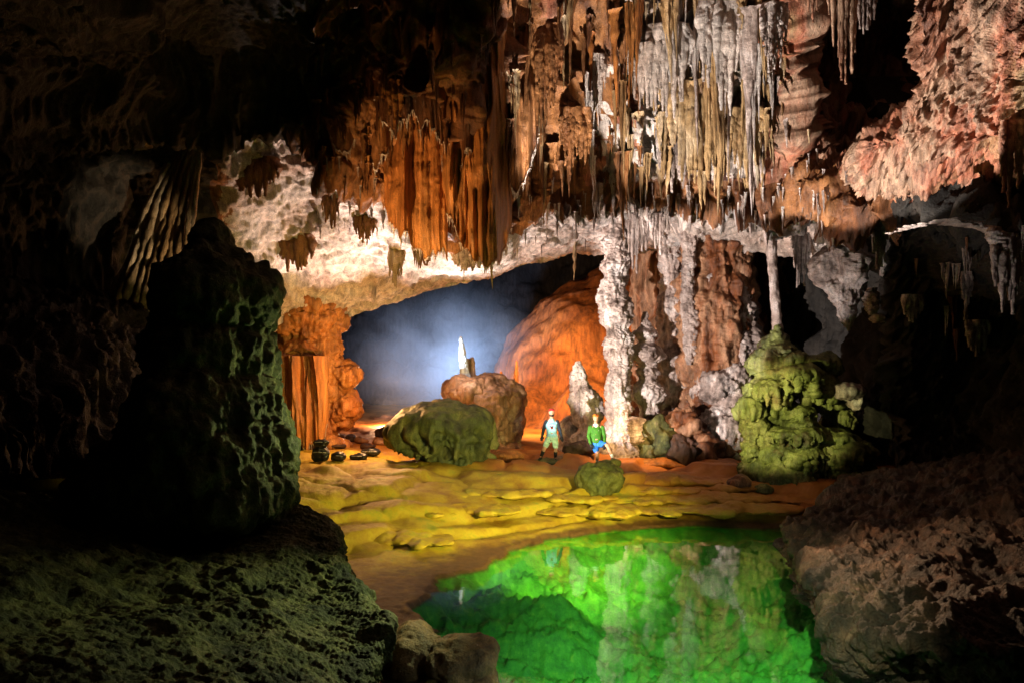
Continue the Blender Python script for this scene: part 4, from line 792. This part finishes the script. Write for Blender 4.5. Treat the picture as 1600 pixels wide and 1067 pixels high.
def build_man(label, D, X, colours, extra):
    s = D/F; J = lambda k: P(X[k][0], X[k][1], D)+np.array([0, X[k][2] if len(X[k]) > 2 else 0, 0])
    hc = J('head'); v = .014
    nk = J('neck'); ch = J('chest'); pv = J('pelvis'); sl, sr = J('sl'), J('sr')
    pr = [('s', hc+[0, 0, .015], (.088, .104, .112)), ('s', hc+[0, -.018, -.055], (.058, .070, .062)), ('c', hc+[0, .015, -.08], .055, nk, .062), ('s', hc+[0, -.100, -.012], (.014, .022, .022)), ('s', hc+[0, -.088, -.052], (.028, .014, .008)),
      ('s', hc+[-.08, .01, 0], (.012, .02, .03)), ('s', hc+[.08, .01, 0], (.012, .02, .03)), ('c', nk, .07, ch, .12), ('c', ch, .13, pv, .12), ('c', sl, .055, sr, .055)]
    for a in 'lr':
        S_, El, Wr = J('s'+a), J('e'+a), J('w'+a); H_, K_, An = J('h'+a), J('k'+a), J('a'+a); T_ = J('t'+a)
        pr += [('c', S_, .052, El, .040), ('c', El, .040, Wr, .027), ('c', H_, .092, K_, .058), ('c', K_, .056, K_*.6+An*.4, .057), ('c', K_*.6+An*.4, .056, An, .036), ('c', An, .04, T_, .032)]
    body = blob('person', pr, v, 'skin', None, 3); tag(body, label, 'person')
    # clothes
    shirt = [('c', nk-[0, 0, .05], .085, ch, .125), ('s', ch-[0, 0, .02], (.185, .135, .16)), ('s', (ch+pv)/2, (.165, .13, .22)), ('s', pv+[0, 0, .02], (.175, .135, .13)), ('c', sl+[.02, 0, -.02], .065, sr-[.02, 0, .02], .065)]
    blob('shirt', shirt, v, colours['shirt'], lambda p, n: .006*fbm(p, 9, 3, 3), 3, body)
    for a in 'lr':
        S_, El, Wr = J('s'+a), J('e'+a), J('w'+a); H_, K_, An, T_ = J('h'+a), J('k'+a), J('a'+a), J('t'+a)
        blob('sleeve', [('c', S_, .070, El, .054), ('c', El, .054, Wr, .038)], .012, colours['sleeve'], lambda p, n: .006*fbm(p, 10, 4, 3), 2, body)
        hand(J, Wr, (Wr-El)*[1, .6, 1]+[0, 0, -.05], 1 if a == 'l' else -1, 'black', body, D)
        m_ = K_*colours['short']+H_*(1-colours['short'])
        if a == 'l': leg2 = [('c', H_, .110, m_, .088)]
        else: leg2 += [('c', H_, .110, m_, .088)]
        if colours['sock'] == 'black': blob('sock', [('c', K_*.62+An*.38, .062, An, .043)], .012, 'black', None, 2, body)
        else: blob('sock', [('c', K_*.3+An*.7, .050, An, .043)], .012, colours['sock'], None, 2, body)
        sh = blob('shoe', [('c', An-[0, 0, .02], .050, T_-[0, 0, .005], .042), ('s', An+[0, .03, -.03], (.045, .06, .045))], .012, 'black', None, 2, body)
    blob('shorts', leg2+[('s', pv-[0, 0, .06], (.17, .13, .12)), ('c', J('hl'), .115, J('hr'), .115)], v, colours['shorts'], lambda p, n: .008*fbm(p, 8, 5, 3), 3, body)
    return body, hc, ch, nk, J
m1 = dict(head=(861.8,644.5), neck=(861.8,653), chest=(861.5,663), pevis=0, pelvis=(862.3,681), sl=(853.8,659), sr=(870.3,659), el=(849.5,670.5,.04), er=(874.8,671,.04), wl=(847.2,680,-.02), wr=(877.2,681,-.02),
  hl=(857.8,684), hr=(866.8,684), kl=(850.8,698,-.12), kr=(868.2,700,-.06), al=(845.2,713.5,.02), ar=(867.8,715.5,.0), tl=(842.5,716,-.14), tr=(867.8,718,-.16))
b1, hc, ch, nk, J = build_man('bearded man in an aqua and navy shirt and printed shorts standing on a flat slab', DM1, m1, dict(shirt='aqua', sleeve='navy', short=.80, shorts='mint', sock='black'), None)
blob('beard', [('s', hc+[0, -.040, -.075], (.060, .062, .045)), ('c', hc+[-.066, -.02, -.02], .018, hc+[-.05, -.05, -.08], .022), ('c', hc+[.066, -.02, -.02], .018, hc+[.05, -.05, -.08], .022)], .01, 'hair', None, 2, b1)
blob('hair', [('s', hc+[0, .03, .03], (.088, .088, .095)), ('s', hc+[0, .0, .085], (.080, .092, .042))], .01, 'hair', None, 2, b1)
blob('headband', [('c', hc+[-.06, -.075, .068], .018, hc+[.06, -.075, .068], .018), ('c', hc+[-.085, -.02, .068], .016, hc+[-.06, -.075, .068], .018), ('c', hc+[.085, -.02, .068], .016, hc+[.06, -.075, .068], .018), ('s', hc+[0, -.01, .10], (.075, .08, .03))], .01, 'red', None, 2, b1)
fz = ch[1]-.145
blob('chest_print', [('s', np.array([ch[0], fz+.006, ch[2]-.07]), (.035, .012, .030)), ('c', np.array([ch[0]-.05, fz+.01, ch[2]-.03]), .010, np.array([ch[0]-.02, fz+.006, ch[2]-.055]), .012), ('c', np.array([ch[0]+.05, fz+.01, ch[2]-.03]), .010, np.array([ch[0]+.02, fz+.006, ch[2]-.055]), .012), ('c', np.array([ch[0], fz+.006, ch[2]-.09]), .018, np.array([ch[0], fz+.008, ch[2]-.135]), .010)], .006, 'maroon', None, 1, b1)
for i in range(9):                              # the arched lettering above the emblem is too small to read: broken strokes
    a = (i-4)*.16; x = ch[0]+math.sin(a)*.13; z = ch[2]+.045-.13*(1-math.cos(a))
    blob('chest_print', [('c', np.array([x, fz+.012, z-.012]), .006, np.array([x+.004, fz+.012, z+.012]), .006)], .005, 'navy', None, 0, b1)
for i, (a, b) in enumerate([(854,689),(857,692),(866,692),(869,697),(860,687),(851,694)]):
    q = P(a, b, DM1); blob('shorts_print', [('s', q+[0, -.13 if i in (0, 1, 5) else -.10, 0], (.030, .014, .018)), ('s', q+[.02, -.12 if i in (0, 1, 5) else -.10, .02], (.016, .016, .026))], .008, 'navy', None, 1, b1)
m2 = dict(head=(931,653), neck=(931,662), chest=(931.5,672), pelvis=(931.8,690), sl=(922.5,667.5), sr=(941,667.5), el=(919.6,681,.02), er=(944.4,681,-.06), wl=(922.2,692,-.14), wr=(942.2,692,-.34),
  hl=(927.5,693), hr=(936.5,692), kl=(932.0,706.5,-.14), kr=(946.5,693.5,-.42), al=(933.5,722,.06), ar=(954.5,712.5,-.36), tl=(932.5,724,-.1), tr=(957.0,716,-.50))
b2, hc, ch, nk, J = build_man('man in a green shirt and blue shorts with one foot raised on a boulder', 19.75, m2, dict(shirt='green', sleeve='green', short=.72, shorts='blue', sock='white_c'), None)
blob('cap', [('s', hc+[0, .0, .075], (.092, .105, .055)), ('s', hc+[0, -.12, .062], (.070, .06, .012))], .01, 'oran', None, 2, b2)
blob('headlamp', [('s', hc+[0, -.10, .10], (.028, .022, .022)), ('c', hc+[-.088, 0, .09], .008, hc+[0, -.10, .10], .008), ('c', hc+[.088, 0, .09], .008, hc+[0, -.10, .10], .008)], .007, 'black', None, 1, b2)
blob('neck_scarf', [('s', nk+[0, -.03, -.02], (.095, .085, .05)), ('s', nk+[0, -.08, -.055], (.06, .05, .04))], .01, 'white_c', lambda p, n: .006*fbm(p, 14, 3, 2), 2, b2)
blob('chest_print', [('s', ch+[.06, -.137, .02], (.011, .008, .011))], .005, 'white_c', None, 0, b2)

# ------------------------------------------------------------------ smoke drifting round the white spire
def smoke_mat():
    m = bpy.data.materials.new('lit_smoke'); m.use_nodes = True; t = m.node_tree; N = t.nodes; L = t.links
    N.remove(N['Principled BSDF']); v = N.new('ShaderNodeVolumePrincipled'); v.inputs['Color'].default_value = (.85, .9, 1, 1); v.inputs['Anisotropy'].default_value = .1
    tc = N.new('ShaderNodeTexCoord'); ln = N.new('ShaderNodeVectorMath'); ln.operation = 'LENGTH'; L.new(tc.outputs['Object'], ln.inputs[0])
    mr = N.new('ShaderNodeMapRange'); mr.interpolation_type = 'SMOOTHERSTEP'; mr.inputs[1].default_value = 1; mr.inputs[2].default_value = .15; L.new(ln.outputs['Value'], mr.inputs[0])
    n = N.new('ShaderNodeTexNoise'); n.inputs['Scale'].default_value = 1.7; n.inputs['Detail'].default_value = 4; n.inputs['Distortion'].default_value = .6; L.new(tc.outputs['Object'], n.inputs[0])
    r2 = N.new('ShaderNodeMapRange'); r2.inputs[1].default_value = .35; r2.inputs[2].default_value = .68; r2.inputs[4].default_value = .11; L.new(n.outputs[0], r2.inputs[0])
    mu = N.new('ShaderNodeMath'); mu.operation = 'MULTIPLY'; L.new(mr.outputs[0], mu.inputs[0]); L.new(r2.outputs[0], mu.inputs[1]); L.new(mu.outputs[0], v.inputs['Density'])
    L.new(v.outputs[0], N['Material Output'].inputs['Volume']); return m
bm = bmesh.new(); bmesh.ops.create_icosphere(bm, subdivisions=3, radius=1); me = bpy.data.meshes.new('smoke'); bm.to_mesh(me); bm.free(); me.materials.append(smoke_mat())
o = bpy.data.objects.new('smoke', me); COL.objects.link(o); o.location = Vector(P(690, 560, 34)); o.scale = (6.4, 5.2, 4.8); tag(o, 'blue lit smoke drifting behind the white spire', 'smoke', kind='stuff')
